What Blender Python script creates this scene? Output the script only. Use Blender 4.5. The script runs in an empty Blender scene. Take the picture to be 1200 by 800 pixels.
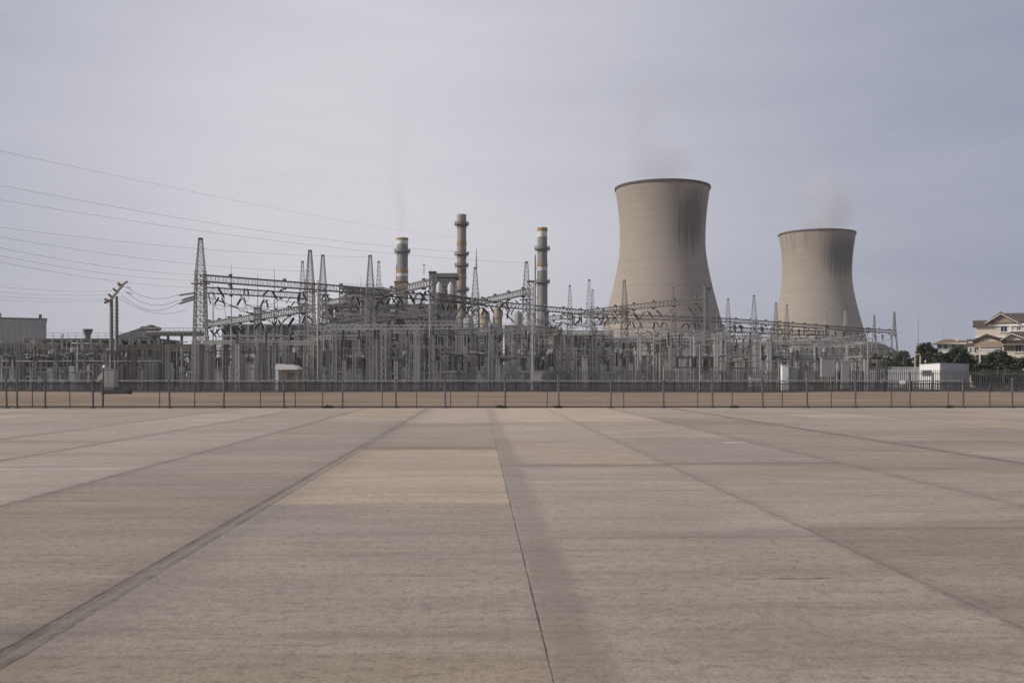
import bpy, math, random
from mathutils import Vector, Matrix
R = math.radians
rnd = random.Random(7)
S = bpy.context.scene
COL = S.collection
F = 1200 * 35 / 36.0          # focal length in photo pixels
HC = 1.7                      # camera height
HZ = 443.0                    # horizon row

def W(px, py, Y):
    return Vector(((px - 600) / F * Y, Y, HC + (HZ - py) / F * Y))
def XP(px, Y): return (px - 600) / F * Y
def ZP(py, Y): return HC + (HZ - py) / F * Y
def PXOF(x, y): return 600 + F * x / y

# ------------------------------------------------------------------ materials
def nt_new(name):
    m = bpy.data.materials.new(name); m.use_nodes = True
    nt = m.node_tree
    return m, nt, nt.nodes['Principled BSDF']
class N:
    """small node helper"""
    def __init__(s, nt): s.nt = nt
    def n(s, t, **kw):
        x = s.nt.nodes.new(t)
        for k, v in kw.items(): setattr(x, k, v)
        return x
    def link(s, a, b): s.nt.links.new(a, b)
    def put(s, sock, v):
        if hasattr(v, 'is_output') or isinstance(v, bpy.types.NodeSocket): s.link(v, sock)
        else: sock.default_value = v
    def math(s, op, a, b=0.0, c=None, clamp=False):
        x = s.n('ShaderNodeMath', operation=op); x.use_clamp = clamp
        s.put(x.inputs[0], a); s.put(x.inputs[1], b)
        if c is not None: s.put(x.inputs[2], c)
        return x.outputs[0]
    def mix(s, fac, a, b, mode='MIX'):
        x = s.n('ShaderNodeMix', data_type='RGBA', blend_type=mode)
        s.put(x.inputs[0], fac)
        s.put(x.inputs[6], a if not isinstance(a, tuple) else (*a[:3], 1))
        s.put(x.inputs[7], b if not isinstance(b, tuple) else (*b[:3], 1))
        return x.outputs[2]
    def noise(s, vec, scale=1, detail=4, rough=.6, stretch=None, w=0):
        if stretch is not None:
            mp = s.n('ShaderNodeMapping'); mp.inputs['Scale'].default_value = stretch
            mp.inputs['Location'].default_value = (w, w * 1.3, w * .7)
            s.link(vec, mp.inputs[0]); vec = mp.outputs[0]
        x = s.n('ShaderNodeTexNoise'); x.inputs['Scale'].default_value = scale
        x.inputs['Detail'].default_value = detail; x.inputs['Roughness'].default_value = rough
        s.link(vec, x.inputs['Vector'])
        return x.outputs['Fac']
    def rng(s, v, a, b, c=0.0, d=1.0, smooth=False):
        x = s.n('ShaderNodeMapRange'); x.interpolation_type = 'SMOOTHSTEP' if smooth else 'LINEAR'
        s.put(x.inputs[0], v)
        for i, q in zip((1, 2, 3, 4), (a, b, c, d)): x.inputs[i].default_value = q
        return x.outputs[0]
    def coord(s, kind='Object'): return s.n('ShaderNodeTexCoord').outputs[kind]
    def pos(s): return s.n('ShaderNodeNewGeometry').outputs['Position']

def simple(name, col, rough=.7, var=.25, scale=2.0, metal=0.0, dirt=None, objvar=.15, stretch=(1, 1, 1)):
    """weathered paint / metal / plaster: two octaves of noise and a per-object tint"""
    m, nt, b = nt_new(name); h = N(nt)
    co = h.coord()
    f = h.noise(co, scale, 6, .65, stretch)
    d = dirt or tuple(c * .45 for c in col)
    k = h.rng(f, .35, .75, 0, var * 2.2)
    c = h.mix(k, col, d)
    if objvar:
        oi = h.n('ShaderNodeObjectInfo').outputs['Random']
        v = h.rng(oi, 0, 1, 1 - objvar, 1 + objvar)
        hs = h.n('ShaderNodeHueSaturation'); h.link(c, hs.inputs['Color']); h.link(v, hs.inputs['Value'])
        c = hs.outputs[0]
    h.link(c, b.inputs['Base Color'])
    b.inputs['Roughness'].default_value = rough; b.inputs['Metallic'].default_value = metal
    return m

def steel(name, col, warm, rough=.6, metal=.1):
    m, nt, b = nt_new(name); h = N(nt); co = h.coord(); oi = h.n('ShaderNodeObjectInfo').outputs['Random']
    f = h.noise(co, 2.5, 6, .65); oi2 = h.math('FRACT', h.math('MULTIPLY', oi, 7.31))
    c = h.mix(h.rng(f, .35, .75, 0, .6), col, tuple(q * .5 for q in col))
    c = h.mix(h.rng(oi2, .45, 1, 0, .55), c, warm)
    hs = h.n('ShaderNodeHueSaturation'); h.link(c, hs.inputs['Color']); h.link(h.rng(oi, 0, 1, .6, 1.3), hs.inputs['Value'])
    h.link(hs.outputs[0], b.inputs['Base Color']); b.inputs['Roughness'].default_value = rough; b.inputs['Metallic'].default_value = metal
    return m
M = {}
M['galv'] = steel('galvanised_steel', (.45, .445, .435), (.36, .315, .26))
M['galv_dark'] = steel('weathered_steel', (.215, .205, .193), (.18, .135, .10))
M['girder_dark'] = simple('girder_steel', (.15, .142, .132), .6, .3, 2, .1, objvar=.2)
M['galv_pale'] = simple('pale_steel', (.40, .39, .37), .5, .2, 3, .2)
M['rust'] = simple('rusty_steel', (.19, .125, .08), .8, .3, 2, 0, dirt=(.12, .10, .09))
M['insul'] = simple('brown_porcelain', (.085, .066, .055), .3, .2, 5)
M['insul_grey'] = simple('grey_porcelain', (.2, .2, .2), .35, .2, 5)
M['insul_tan'] = simple('tan_porcelain', (.50, .39, .26), .4, .2, 5)
M['cable'] = simple('aluminium_cable', (.2, .2, .205), .5, .1, 3, .3)
M['alu'] = simple('aluminium_tube', (.36, .355, .345), .4, .2, 2, .4)
M['concrete'] = simple('footing_concrete', (.3, .28, .26), .9, .2, 2)
M['fence'] = simple('fence_steel', (.125, .132, .14), .55, .3, 4, .2, objvar=.12)
M['fence_dark'] = simple('dark_fence_steel', (.072, .073, .075), .6, .3, 3, .1, objvar=.1)
M['rail_pale'] = simple('pale_rail', (.33, .325, .315), .6, .3, 1.5)
M['block'] = simple('grey_cladding', (.50, .455, .41), .8, .15, .15, stretch=(1, 1, .3), objvar=0)
M['clad_dark'] = simple('dark_cladding', (.18, .172, .163), .7, .3, .4, stretch=(1, 1, .25))
M['clad_mid'] = simple('grey_sheeting', (.32, .307, .29), .7, .3, .4, stretch=(1, 1, .25))
M['clad_tan'] = simple('tan_sheeting', (.44, .35, .262), .8, .3, .3, stretch=(1, 1, .3))
M['clad_pale'] = simple('pale_sheeting', (.42, .41, .40), .7, .25, .3, stretch=(1, 1, .25))
M['stack'] = simple('chimney_grey', (.29, .278, .265), .8, .4, .3, stretch=(1, 1, .15), objvar=.05)
M['stack_rusty'] = simple('rusty_chimney', (.33, .305, .28), .8, .45, .35, stretch=(1, 1, .12), objvar=0, dirt=(.24, .145, .085))
M['stack_white'] = simple('chimney_white', (.66, .645, .62), .8, .2, .4, stretch=(1, 1, .3))
M['stack_orange'] = simple('chimney_ochre', (.36, .225, .095), .8, .3, .6, dirt=(.2, .14, .09))
M['white'] = simple('white_paint', (.78, .775, .76), .7, .12, .6, dirt=(.45, .43, .40))
M['render_grey'] = simple('grey_render', (.5, .49, .47), .85, .15, .6, dirt=(.34, .33, .31))
M['cream'] = simple('cream_stucco', (.60, .535, .45), .85, .12, .5, dirt=(.42, .36, .28), objvar=.04)
M['cream_dark'] = simple('beige_stucco', (.36, .28, .205), .85, .12, .5, objvar=.04)
M['glass'] = simple('window_glass', (.03, .035, .045), .12, .1, 1)
M['dirt_dark'] = simple('dark_plinth', (.07, .065, .06), .9, .2, 2)
M['bark'] = simple('bark', (.07, .055, .042), .9, .3, 4)
M['cabinet'] = simple('cabinet_paint', (.37, .36, .345), .6, .2, 1.2)

def leafmat(name, c0, c1):
    m, nt, b = nt_new(name); h = N(nt)
    f = h.noise(h.coord(), .9, 3); r = h.n('ShaderNodeNewGeometry').outputs['Random Per Island']
    k = h.math('ADD', h.math('MULTIPLY', f, .6), h.math('MULTIPLY', r, .5), clamp=True)
    h.link(h.mix(k, c0, c1), b.inputs['Base Color']); b.inputs['Roughness'].default_value = .6
    return m
M['leaf'] = leafmat('dark_leaves', (.017, .026, .011), (.055, .07, .028))
M['weed'] = leafmat('weed_leaves', (.02, .03, .012), (.06, .07, .03))

def tilemat():
    m, nt, b = nt_new('brown_roof_tile'); h = N(nt); co = h.coord()
    w = h.n('ShaderNodeTexWave'); w.inputs['Scale'].default_value = 2.2; w.inputs['Distortion'].default_value = .6
    h.link(co, w.inputs[0]); w.bands_direction = 'DIAGONAL'
    f = h.noise(co, 1.2, 6)
    c = h.mix(h.rng(f, .3, .75), (.12, .088, .068), (.072, .057, .05))
    c = h.mix(h.math('MULTIPLY', w.outputs[1], .45), c, (.042, .034, .03))
    h.link(c, b.inputs['Base Color']); b.inputs['Roughness'].default_value = .85
    return m
M['tile'] = tilemat()
M['tile_tan'] = simple('tan_roof_tile', (.24, .17, .12), .85, .3, 1.2)

# ------------------------------------------------------------------ mesh builder
class MB:
    def __init__(s): s.v = []; s.f = []
    def quadloop(s, a, b, n, close=True):
        for i in range(n if close else n - 1):
            j = (i + 1) % n
            s.f.append((a + i, a + j, b + j, b + i))
    def box(s, c, d, rz=0, tilt=0):
        x, y, z = c; a, b, e = d[0] / 2, d[1] / 2, d[2] / 2
        ca, sa = math.cos(rz), math.sin(rz); k = len(s.v)
        for dz in (-e, e):
            for dx, dy in ((-a, -b), (a, -b), (a, b), (-a, b)):
                s.v.append((x + dx * ca - dy * sa, y + dx * sa + dy * ca, z + dz))
        s.f += [(k + 3, k + 2, k + 1, k), (k + 4, k + 5, k + 6, k + 7)]
        s.quadloop(k, k + 4, 4); return s
    def bar(s, p, q, w, n=4, w2=None, cap=True):
        p, q = Vector(p), Vector(q); d = q - p
        if d.length < 1e-6: return s
        d.normalize(); up = Vector((0, 0, 1)) if abs(d.z) < .95 else Vector((0, 1, 0))
        a = d.cross(up).normalized(); b = d.cross(a); k = len(s.v)
        r1 = w / 2 * (1.414 if n == 4 else 1); r2 = (w if w2 is None else w2) / 2 * (1.414 if n == 4 else 1)
        for o, r in ((p, r1), (q, r2)):
            for i in range(n):
                t = 2 * math.pi * (i + .5) / n
                s.v.append(tuple(o + a * (math.cos(t) * r) + b * (math.sin(t) * r)))
        s.quadloop(k, k + n, n)
        if cap: s.f += [tuple(range(k + n - 1, k - 1, -1)), tuple(range(k + n, k + 2 * n))]
        return s
    def path(s, pts, r, n=5):
        k0 = len(s.v); L = len(pts); pts = [Vector(p) for p in pts]
        for i, p in enumerate(pts):
            d = (pts[min(i + 1, L - 1)] - pts[max(i - 1, 0)]).normalized()
            up = Vector((0, 0, 1)) if abs(d.z) < .95 else Vector((0, 1, 0))
            a = d.cross(up).normalized(); b = d.cross(a)
            for j in range(n):
                t = 2 * math.pi * j / n
                s.v.append(tuple(p + a * (math.cos(t) * r) + b * (math.sin(t) * r)))
        for i in range(L - 1): s.quadloop(k0 + i * n, k0 + (i + 1) * n, n)
        return s
    def lathe(s, prof, n=16, c=(0, 0, 0), axis=None, caps=True):
        """prof: list of (r, t) along the axis (default +Z from c)"""
        c = Vector(c); d = Vector(axis).normalized() if axis else Vector((0, 0, 1))
        up = Vector((0, 0, 1)) if abs(d.z) < .95 else Vector((1, 0, 0))
        a = up.cross(d).normalized(); b = d.cross(a); k0 = len(s.v)
        for r, t in prof:
            for j in range(n):
                w = 2 * math.pi * j / n
                s.v.append(tuple(c + d * t + a * (math.cos(w) * r) + b * (math.sin(w) * r)))
        for i in range(len(prof) - 1): s.quadloop(k0 + i * n, k0 + (i + 1) * n, n)
        if caps:
            s.f.append(tuple(range(k0 + n - 1, k0 - 1, -1)))
            e = k0 + (len(prof) - 1) * n; s.f.append(tuple(range(e, e + n)))
        return s
    def prism(s, poly, d):
        """closed polygon (3-D points) extruded by vector d"""
        k = len(s.v); n = len(poly); d = Vector(d)
        s.v += [tuple(Vector(p)) for p in poly] + [tuple(Vector(p) + d) for p in poly]
        s.f += [tuple(range(k + n - 1, k - 1, -1)), tuple(range(k + n, k + 2 * n))]
        s.quadloop(k, k + n, n); return s
    def quad(s, a, b, c, d):
        k = len(s.v); s.v += [tuple(a), tuple(b), tuple(c), tuple(d)]; s.f.append((k, k + 1, k + 2, k + 3)); return s
    def mesh(s, name, mat, smooth=False):
        me = bpy.data.meshes.new(name); me.from_pydata(s.v, [], s.f); me.update()
        me.materials.append(M[mat] if isinstance(mat, str) else mat)
        if smooth:
            me.polygons.foreach_set('use_smooth', [True] * len(me.polygons))
            me.set_sharp_from_angle(angle=R(40))
        return me
    def build(s, name, mat, parent=None, smooth=False):
        o = bpy.data.objects.new(name, s.mesh(name, mat, smooth)); COL.objects.link(o)
        if parent: o.parent = parent
        return o

def tag(o, label=None, cat=None, group=None, kind=None):
    if label: o['label'] = label
    if cat: o['category'] = cat
    if group: o['group'] = group
    if kind: o['kind'] = kind
    return o
def empty(name, loc=(0, 0, 0), rz=0, label=None, cat=None, group=None):
    o = bpy.data.objects.new(name, None); COL.objects.link(o); o.location = loc; o.rotation_euler = (0, 0, rz)
    o.empty_display_size = .2
    return tag(o, label, cat, group)
def copy_tree(o, parent=None):
    c = o.copy(); COL.objects.link(c)
    if parent: c.parent = parent
    for ch in KIDS.get(o.name, list(o.children)): copy_tree(ch, c)
    return c
KIDS = {}
class Proto:
    """first use moves the prototype itself, later uses copy it with its parts"""
    def __init__(s, root): s.root = root; s.used = False
    def put(s, loc, rz=0, label=None, group=None, sc=None):
        if s.used: o = copy_tree(s.root)
        else: o = s.root; s.used = True
        o.location = loc; o.rotation_euler = (0, 0, rz)
        if sc: o.scale = (sc,) * 3 if not isinstance(sc, tuple) else sc
        else: o.scale = (1, 1, 1)
        if label: o['label'] = label
        if group: o['group'] = group
        return o

# where something stands, in words one can find in the picture
ZONES = [(62, 'before the windowless grey block'), (118, 'below the small roof hopper'), (170, 'around the twin steel poles'),
         (228, 'before the coal conveyor'), (262, 'at the tallest lattice mast'), (350, 'before the dark slatted hall'),
         (400, 'below the three-mast cluster'), (455, 'before the open boiler house'), (500, 'below the shortest chimney'),
         (558, 'below the tallest chimney'), (612, 'between the two tall chimneys'), (655, 'below the white-banded chimney'),
         (712, 'left of the larger tower'), (776, 'before the larger tower\'s sunlit side'), (850, 'before the larger tower\'s shaded side'),
         (908, 'between the cooling towers'), (958, 'before the smaller tower\'s sunlit side'), (1012, 'before the smaller tower\'s shaded side'),
         (9999, 'near the low white building')]
def where(x, y):
    p = PXOF(x, y)
    return next(t for a, t in ZONES if p < a)
def depth_word(y): return 'front' if y < 150 else ('middle' if y < 195 else 'rear')

# ------------------------------------------------------------------ camera
cam = bpy.data.cameras.new('camera'); cam.lens = 35; cam.sensor_width = 36; cam.clip_end = 20000; cam.clip_start = .1
cam.shift_y = (HZ - 400) / 1200
co = bpy.data.objects.new('camera', cam); COL.objects.link(co)
co.location = (0, 0, HC); co.rotation_euler = (R(90), 0, 0); S.camera = co

# ------------------------------------------------------------------ light and sky
SUN_AZ, SUN_EL = R(77), R(31)     # to the photographer's left, a little behind
sv = Vector((-math.sin(SUN_AZ) * math.cos(SUN_EL), -math.cos(SUN_AZ) * math.cos(SUN_EL), math.sin(SUN_EL)))
L = bpy.data.lights.new('sun', 'SUN'); L.energy = 3.6; L.angle = R(12); L.color = (1, .93, .84)
lo = bpy.data.objects.new('sun', L); COL.objects.link(lo); lo.rotation_euler = (-sv).to_track_quat('-Z', 'Y').to_euler()
wd = bpy.data.worlds.new('World'); S.world = wd; wd.use_nodes = True
h = N(wd.node_tree); bg = wd.node_tree.nodes['Background']
sky = h.n('ShaderNodeTexSky', sky_type='NISHITA'); sky.sun_disc = False
sky.sun_elevation = SUN_EL; sky.sun_rotation = math.atan2(sv.x, sv.y)
sky.air_density = 1; sky.dust_density = 3; sky.ozone_density = 1
gen = h.coord('Generated')
nrm = h.n('ShaderNodeVectorMath', operation='NORMALIZE'); h.link(gen, nrm.inputs[0]); D = nrm.outputs[0]
def dirv(px, py):
    v = Vector(((px - 600) / F, 1, (HZ - py) / F)).normalized(); return tuple(v)
def lobe(px, py, pw):
    dt = h.n('ShaderNodeVectorMath', operation='DOT_PRODUCT'); h.link(D, dt.inputs[0]); dt.inputs[1].default_value = dirv(px, py)
    return h.math('POWER', h.math('MAXIMUM', dt.outputs['Value'], 0), pw)
sep = h.n('ShaderNodeSeparateXYZ'); h.link(D, sep.inputs[0])
thin = lobe(430, 210, 13)                       # the thin, bright part of the overcast
n1 = h.noise(D, 2.2, 5, .55, (1, 1, 3.2), 3.1)
n2 = h.noise(D, 5.0, 6, .6, (1, 1, 7.0), 9.4)
cl = h.math('ADD', h.math('MULTIPLY', n1, .75), h.math('MULTIPLY', n2, .35))
k = h.math('ADD', h.math('MULTIPLY', thin, 1.0), h.rng(cl, .35, .75, -.13, .13), clamp=True)
cloud = h.mix(k, (2.85, 3.15, 4.1), (6.55, 6.42, 6.85))
skyc = h.mix(.93, sky.outputs[0], cloud)
h.link(skyc, bg.inputs[0]); bg.inputs[1].default_value = .105
S.view_settings.view_transform = 'Standard'; S.view_settings.look = 'None'; S.view_settings.gamma = 1
S.view_settings.exposure = 0; S.view_settings.use_curve_mapping = False

# ------------------------------------------------------------------ ground
def ground_mat():
    m, nt, b = nt_new('dry_ground'); h = N(nt); p = h.pos()
    n1 = h.noise(p, .05, 6, .6, (1, 1, 1)); n2 = h.noise(p, .35, 6, .7, (.10, .42, 1), 4); n3 = h.noise(p, 6, 4, .7)
    c = h.mix(h.rng(n1, .35, .7), (.28, .196, .13), (.215, .148, .098))
    n4 = h.noise(p, .9, 6, .7, (.045, .22, 1), 14)
    c = h.mix(h.rng(n2, .50, .66, 0, .8), c, (.40, .295, .20)); c = h.mix(h.rng(n4, .50, .66, 0, .6), c, (.15, .10, .062))
    c = h.mix(h.rng(n3, .5, .8, 0, .3), c, (.17, .125, .085))
    h.link(c, b.inputs['Base Color']); b.inputs['Roughness'].default_value = 1
    bp = h.n('ShaderNodeBump'); bp.inputs['Strength'].default_value = .5; bp.inputs['Distance'].default_value = .05
    h.link(n3, bp.inputs['Height']); h.link(bp.outputs[0], b.inputs['Normal'])
    return m
g = MB()
gx = [-9000, -2000, -600] + list(range(-260, 261, 13)) + [600, 2000, 9000]
gy = [-3000, -500, -60, 20, 56.8] + [60 + 4 * i for i in range(16)] + [126, 140, 170, 220, 300, 420, 700, 1500, 9000]
for y in gy:
    for x in gx:
        z = -.012
        if 58 < y < 123 and abs(x) < 250: z += .10 * math.sin(x * .11 + y * .31) * math.sin(y * .19 + 1) + .05 * math.sin(x * .31 - y * .5)
        g.v.append((x, y, z - (.02 if y > 122 else 0)))
nx = len(gx)
for j in range(len(gy) - 1):
    for i in range(nx - 1): g.f.append((j * nx + i, j * nx + i + 1, (j + 1) * nx + i + 1, (j + 1) * nx + i))
tag(g.build('ground', ground_mat(), smooth=True), kind='structure')

def gravel_mat():
    m, nt, b = nt_new('yard_gravel'); h = N(nt); p = h.pos()
    n1 = h.noise(p, .08, 5); n2 = h.noise(p, 9, 3, .7)
    c = h.mix(h.rng(n1, .35, .7), (.13, .122, .113), (.17, .15, .128)); c = h.mix(h.rng(n2, .4, .8, 0, .5), c, (.07, .066, .06))
    h.link(c, b.inputs['Base Color']); b.inputs['Roughness'].default_value = 1; return m
tag(MB().quad((-260, 124.6, 0), (210, 124.6, 0), (210, 330, 0), (-260, 330, 0)).build('gravel_yard', gravel_mat()), kind='structure')

# the concrete apron: slabs laid in lanes, turned a little against the view
AR = math.atan((562 - 600) / F)                 # lane direction
AX = Matrix.Rotation(-AR, 4, 'Z')
U = [-62, -58.4, -55, -51.4, -48, -44.4, -41, -37.4, -34, -30.4, -27, -23.6, -20.2, -16.8, -13.3, -9.85, -6.37, -2.88, .418, 3.68, 7.25, 10.85, 14.3, 17.8, 21.2, 24.7, 28.1, 31.6, 35, 38.5, 42, 45.4, 49, 52.4, 56, 59.4, 63]
def apron_mat():
    m, nt, b = nt_new('apron_concrete'); h = N(nt); p = h.coord('Object')
    at = h.n('ShaderNodeAttribute'); at.attribute_name = 'tone'; tone = at.outputs['Fac']
    broad = h.noise(p, .28, 6, .62, (1, 1, 1)); patch = h.noise(p, 1.1, 6, .68, (.55, 1.2, 1), 14)
    streak = h.noise(p, 1.0, 9, .70, (.30, 3.6, 1), 5)          # broom and wear streaks across the lanes
    streak2 = h.noise(p, 1.0, 7, .72, (1.1, 16, 1), 11)
    mott = h.noise(p, 9, 7, .72); fine = h.noise(p, 34, 6, .75); grit = h.noise(p, 150, 3, .8)
    sx = h.n('ShaderNodeSeparateXYZ'); h.link(p, sx.inputs[0]); ux, uy = sx.outputs[0], sx.outputs[1]
    c = h.mix(h.rng(broad, .3, .72, smooth=True), (.350, .275, .203), (.475, .385, .290))
    c = h.mix(h.rng(patch, .46, .66, 0, .55), c, (.50, .41, .32)); c = h.mix(h.rng(patch, .46, .28, 0, .45), c, (.24, .185, .138))
    c = h.mix(h.rng(streak, .44, .64, 0, .66), c, (.225, .170, .124))
    c = h.mix(h.rng(streak2, .50, .74, 0, .34), c, (.47, .395, .318))
    c = h.mix(h.rng(streak2, .46, .28, 0, .30), c, (.175, .135, .102))
    c = h.mix(h.rng(mott, .50, .66, 0, .72), c, (.17, .128, .092))
    c = h.mix(h.rng(mott, .48, .32, 0, .42), c, (.50, .42, .33))
    c = h.mix(h.rng(fine, .50, .66, 0, .8), c, (.135, .102, .076))
    c = h.mix(h.rng(fine, .46, .34, 0, .5), c, (.54, .46, .37)); c = h.mix(h.rng(grit, .52, .66, 0, .45), c, (.58, .5, .41))
    c = h.mix(h.rng(grit, .47, .30, 0, .45), c, (.10, .078, .06))
    w1 = h.noise(p, 1.6, 5, .65, (1, 1, 1), 31); wv = h.rng(w1, .3, .7, -.09, .09)
    w2 = h.rng(h.noise(p, 7, 5, .7, (1, 1, 1), 52), .3, .7, -.012, .012); w3 = h.rng(h.noise(p, 1, 6, .75, (6, 2.2, 1), 63), .3, .7, -.010, .010); uc = h.math('ADD', ux, h.math('MULTIPLY', w3, .45))
    uw = h.math('ADD', ux, wv); yw = h.math('ADD', uy, h.math('MULTIPLY', wv, 2.2)); us = h.math('ADD', ux, h.math('ADD', w2, w3)); ysn = h.math('ADD', uy, w2)
    def band(v, c0, w0, soft, amt):
        d = h.math('ABSOLUTE', h.math('SUBTRACT', v, c0)); return h.rng(d, w0 + soft, max(0, w0 - soft), 0, amt, smooth=True)
    def within(v, a_, b_): return h.math('MULTIPLY', h.math('GREATER_THAN', v, a_), h.math('LESS_THAN', v, b_))
    def lane(u0, u1): return within(ux, u0, u1)
    # grime kept beside the joints: long bands and a few cross bands
    grime = h.math('MULTIPLY', band(uw, .60, .20, .10, .42), h.math('GREATER_THAN', us, .418))
    for (c0, w0, so, am) in ((-2.80, .32, .28, .30), (-6.35, .18, .15, .28), (-9.85, .2, .16, .28), (3.72, .12, .1, .22), (7.25, .2, .18, .24), (10.85, .26, .2, .34), (-13.3, .26, .2, .26)):
        grime = h.math('MAXIMUM', grime, band(uw, c0, w0, so, am))
    for (u0, u1, y0, w0, so, am) in ((-2.88, .418, 24.2, .6, .3, .66), (.418, 3.68, 19.4, .4, .25, .50), (3.68, 7.25, 19.7, .4, .25, .44), (.72, 3.68, 10.75, .26, .2, .34), (3.68, 7.25, 11.3, .3, .25, .30),
                                     (-6.37, -2.88, 31, .3, .2, .35), (-13.3, -9.85, 27, .5, .3, .4), (-9.85, -6.37, 22.5, .6, .4, .3), (10.85, 14.3, 26, .8, .5, .42), (7.25, 10.85, 14.5, .22, .18, .25)):
        grime = h.math('MAXIMUM', grime, h.math('MULTIPLY', band(yw, y0, w0, so, am), lane(u0, u1)))
    c = h.mix(grime, c, (.165, .126, .096))
    wash = h.rng(h.noise(p, .16, 6, .66, (.7, 1.1, 1), 19), .50, .66, 0, .5, smooth=True); c = h.mix(wash, c, (.235, .178, .13))
    rust = h.rng(h.noise(p, .8, 5, .7, (1, 1, 1), 22), .64, .78, 0, .45, smooth=True)
    c = h.mix(rust, c, (.31, .20, .12))
    spots = h.rng(h.noise(p, 3.1, 4, .7, (1, 1, 1), 41), .69, .78, 0, .5); c = h.mix(spots, c, (.17, .135, .105))
    # sawn and sealed joints between the lanes; deep keeps what lies lower for the relief
    brk = h.rng(h.noise(p, 2.4, 5, .7, (1, 1, 1), 77), .34, .60, .25, 1)
    deep = None
    J = [(-2.88, .10, .02, .46), (-2.97, .02, .014, .85), (-2.795, .016, .012, .75), (3.68, .024, .014, .34), (3.71, .006, .005, .45), (-6.37, .05, .025, .60), (-9.85, .06, .03, .62), (-13.3, .07, .03, .55), (7.25, .035, .02, .42), (10.85, .085, .03, .72)]
    J += [(u_, .045, .03, .45) for u_ in U if abs(u_ - .4) > 14.0 and abs(u_) < 46]
    for (c0, w0, so, am) in J:
        q_ = band(us, c0, w0, so, am); deep = q_ if deep is None else h.math('MAXIMUM', deep, q_)
    deep = h.math('MAXIMUM', deep, band(uc, .418, .0065, .004, .92))
    for (u0, u1, y0, w0, am) in ((-2.88, .418, 24.2, .05, .7), (-2.88, .418, 13.5, .02, .5), (.418, 3.68, 19.4, .045, .7), (3.68, 7.25, 19.7, .045, .62), (.72, 3.68, 10.6, .015, .42), (3.68, 7.25, 11.2, .015, .42), (-6.37, -2.88, 31, .04, .4), (-6.37, -2.88, 18, .02, .3), (7.25, 10.85, 14.5, .02, .3)):
        deep = h.math('MAXIMUM', deep, h.math('MULTIPLY', band(ysn, y0, w0, .014, am), lane(u0, u1)))
    deep = h.math('MULTIPLY', deep, brk)
    c = h.mix(deep, c, (.062, .049, .039))
    lip = h.math('MULTIPLY', h.math('MAXIMUM', band(us, -2.885, .022, .014, .55), band(us, 3.755, .014, .010, .4)), brk); c = h.mix(lip, c, (.36, .29, .225))
    # worn paint, a spill of lime and a skid mark
    wear = h.rng(h.noise(p, 3, 6, .7, (1.2, 4, 1), 88), .36, .56, 0, 1)
    c = h.mix(h.math('MULTIPLY', band(ysn, 38.3, .08, .04, .55), wear), c, (.45, .30, .14))
    for (u0, u1, y0, w0, am, col) in ((-9.3, -6.7, 18.9, .09, .75, (.60, .55, .49)), (6.4, 7.12, 26.2, .24, .8, (.68, .63, .56)), (-3.42, -3.0, 8.65, .045, .55, (.52, .46, .39)), (2.14, 2.40, 8.36, .022, .75, (.055, .048, .042)), (2.46, 3.02, 8.38, .028, .85, (.05, .044, .04)), (1.2, 1.5, 8.0, .06, .4, (.24, .16, .09))):
        e_ = h.math('MULTIPLY', h.rng(ux, u0, u0 + .12), h.rng(ux, u1, u1 - .12)); e_ = h.math('MAXIMUM', h.math('MINIMUM', e_, 1), 0)
        c = h.mix(h.math('MULTIPLY', h.math('MULTIPLY', band(ysn, y0, w0, .02, am), e_), wear), c, col)
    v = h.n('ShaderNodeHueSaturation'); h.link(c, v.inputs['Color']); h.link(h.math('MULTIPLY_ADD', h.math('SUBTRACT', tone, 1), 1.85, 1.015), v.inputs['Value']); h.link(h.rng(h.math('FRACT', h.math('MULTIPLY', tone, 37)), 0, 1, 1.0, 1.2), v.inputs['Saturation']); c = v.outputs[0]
    h.link(c, b.inputs['Base Color'])
    h.link(h.rng(broad, .3, .7, .45, .65), b.inputs['Roughness'])
    hh = h.math('ADD', h.math('MULTIPLY', streak2, .6), h.math('ADD', h.math('MULTIPLY', fine, .8), h.math('MULTIPLY', grit, .4))); hh = h.math('SUBTRACT', hh, h.math('MULTIPLY', deep, 2.5))
    bp = h.n('ShaderNodeBump'); bp.inputs['Strength'].default_value = .5; bp.inputs['Distance'].default_value = .01
    h.link(hh, bp.inputs['Height']); h.link(bp.outputs[0], b.inputs['Normal'])
    return m
ap = MB(); tones = []  # slabs differ in tone; near ones darkened further, painting in lens falloff
END = 56.4
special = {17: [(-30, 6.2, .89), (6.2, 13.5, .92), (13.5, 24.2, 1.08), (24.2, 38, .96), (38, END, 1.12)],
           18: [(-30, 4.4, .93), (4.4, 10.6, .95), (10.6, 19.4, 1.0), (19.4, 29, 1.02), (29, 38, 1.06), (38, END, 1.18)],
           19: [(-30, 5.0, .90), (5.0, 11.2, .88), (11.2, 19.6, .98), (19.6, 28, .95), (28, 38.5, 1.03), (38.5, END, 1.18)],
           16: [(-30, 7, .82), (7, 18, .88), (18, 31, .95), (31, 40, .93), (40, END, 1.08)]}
rs = random.Random(3)
for i in range(len(U) - 1):
    rows = special.get(i)
    if rows is None:
        y = -30; rows = []
        while y < END:
            e = y + rs.uniform(6.2, 10.5)
            if e > END - 5: e = END
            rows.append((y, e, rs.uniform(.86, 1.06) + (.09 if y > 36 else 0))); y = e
    for (a, e, t) in rows:
        y0 = a
        while y0 < e - .01:                          # long slabs are cut so the surface can settle a little
            y1 = min(e, y0 + 6); k = len(ap.v)
            ap.v += [(U[i], y0, 0), (U[i + 1], y0, 0), (U[i + 1], y1, 0), (U[i], y1, 0)]
            ap.f.append((k, k + 1, k + 2, k + 3)); tones.append(t); y0 = y1
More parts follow.
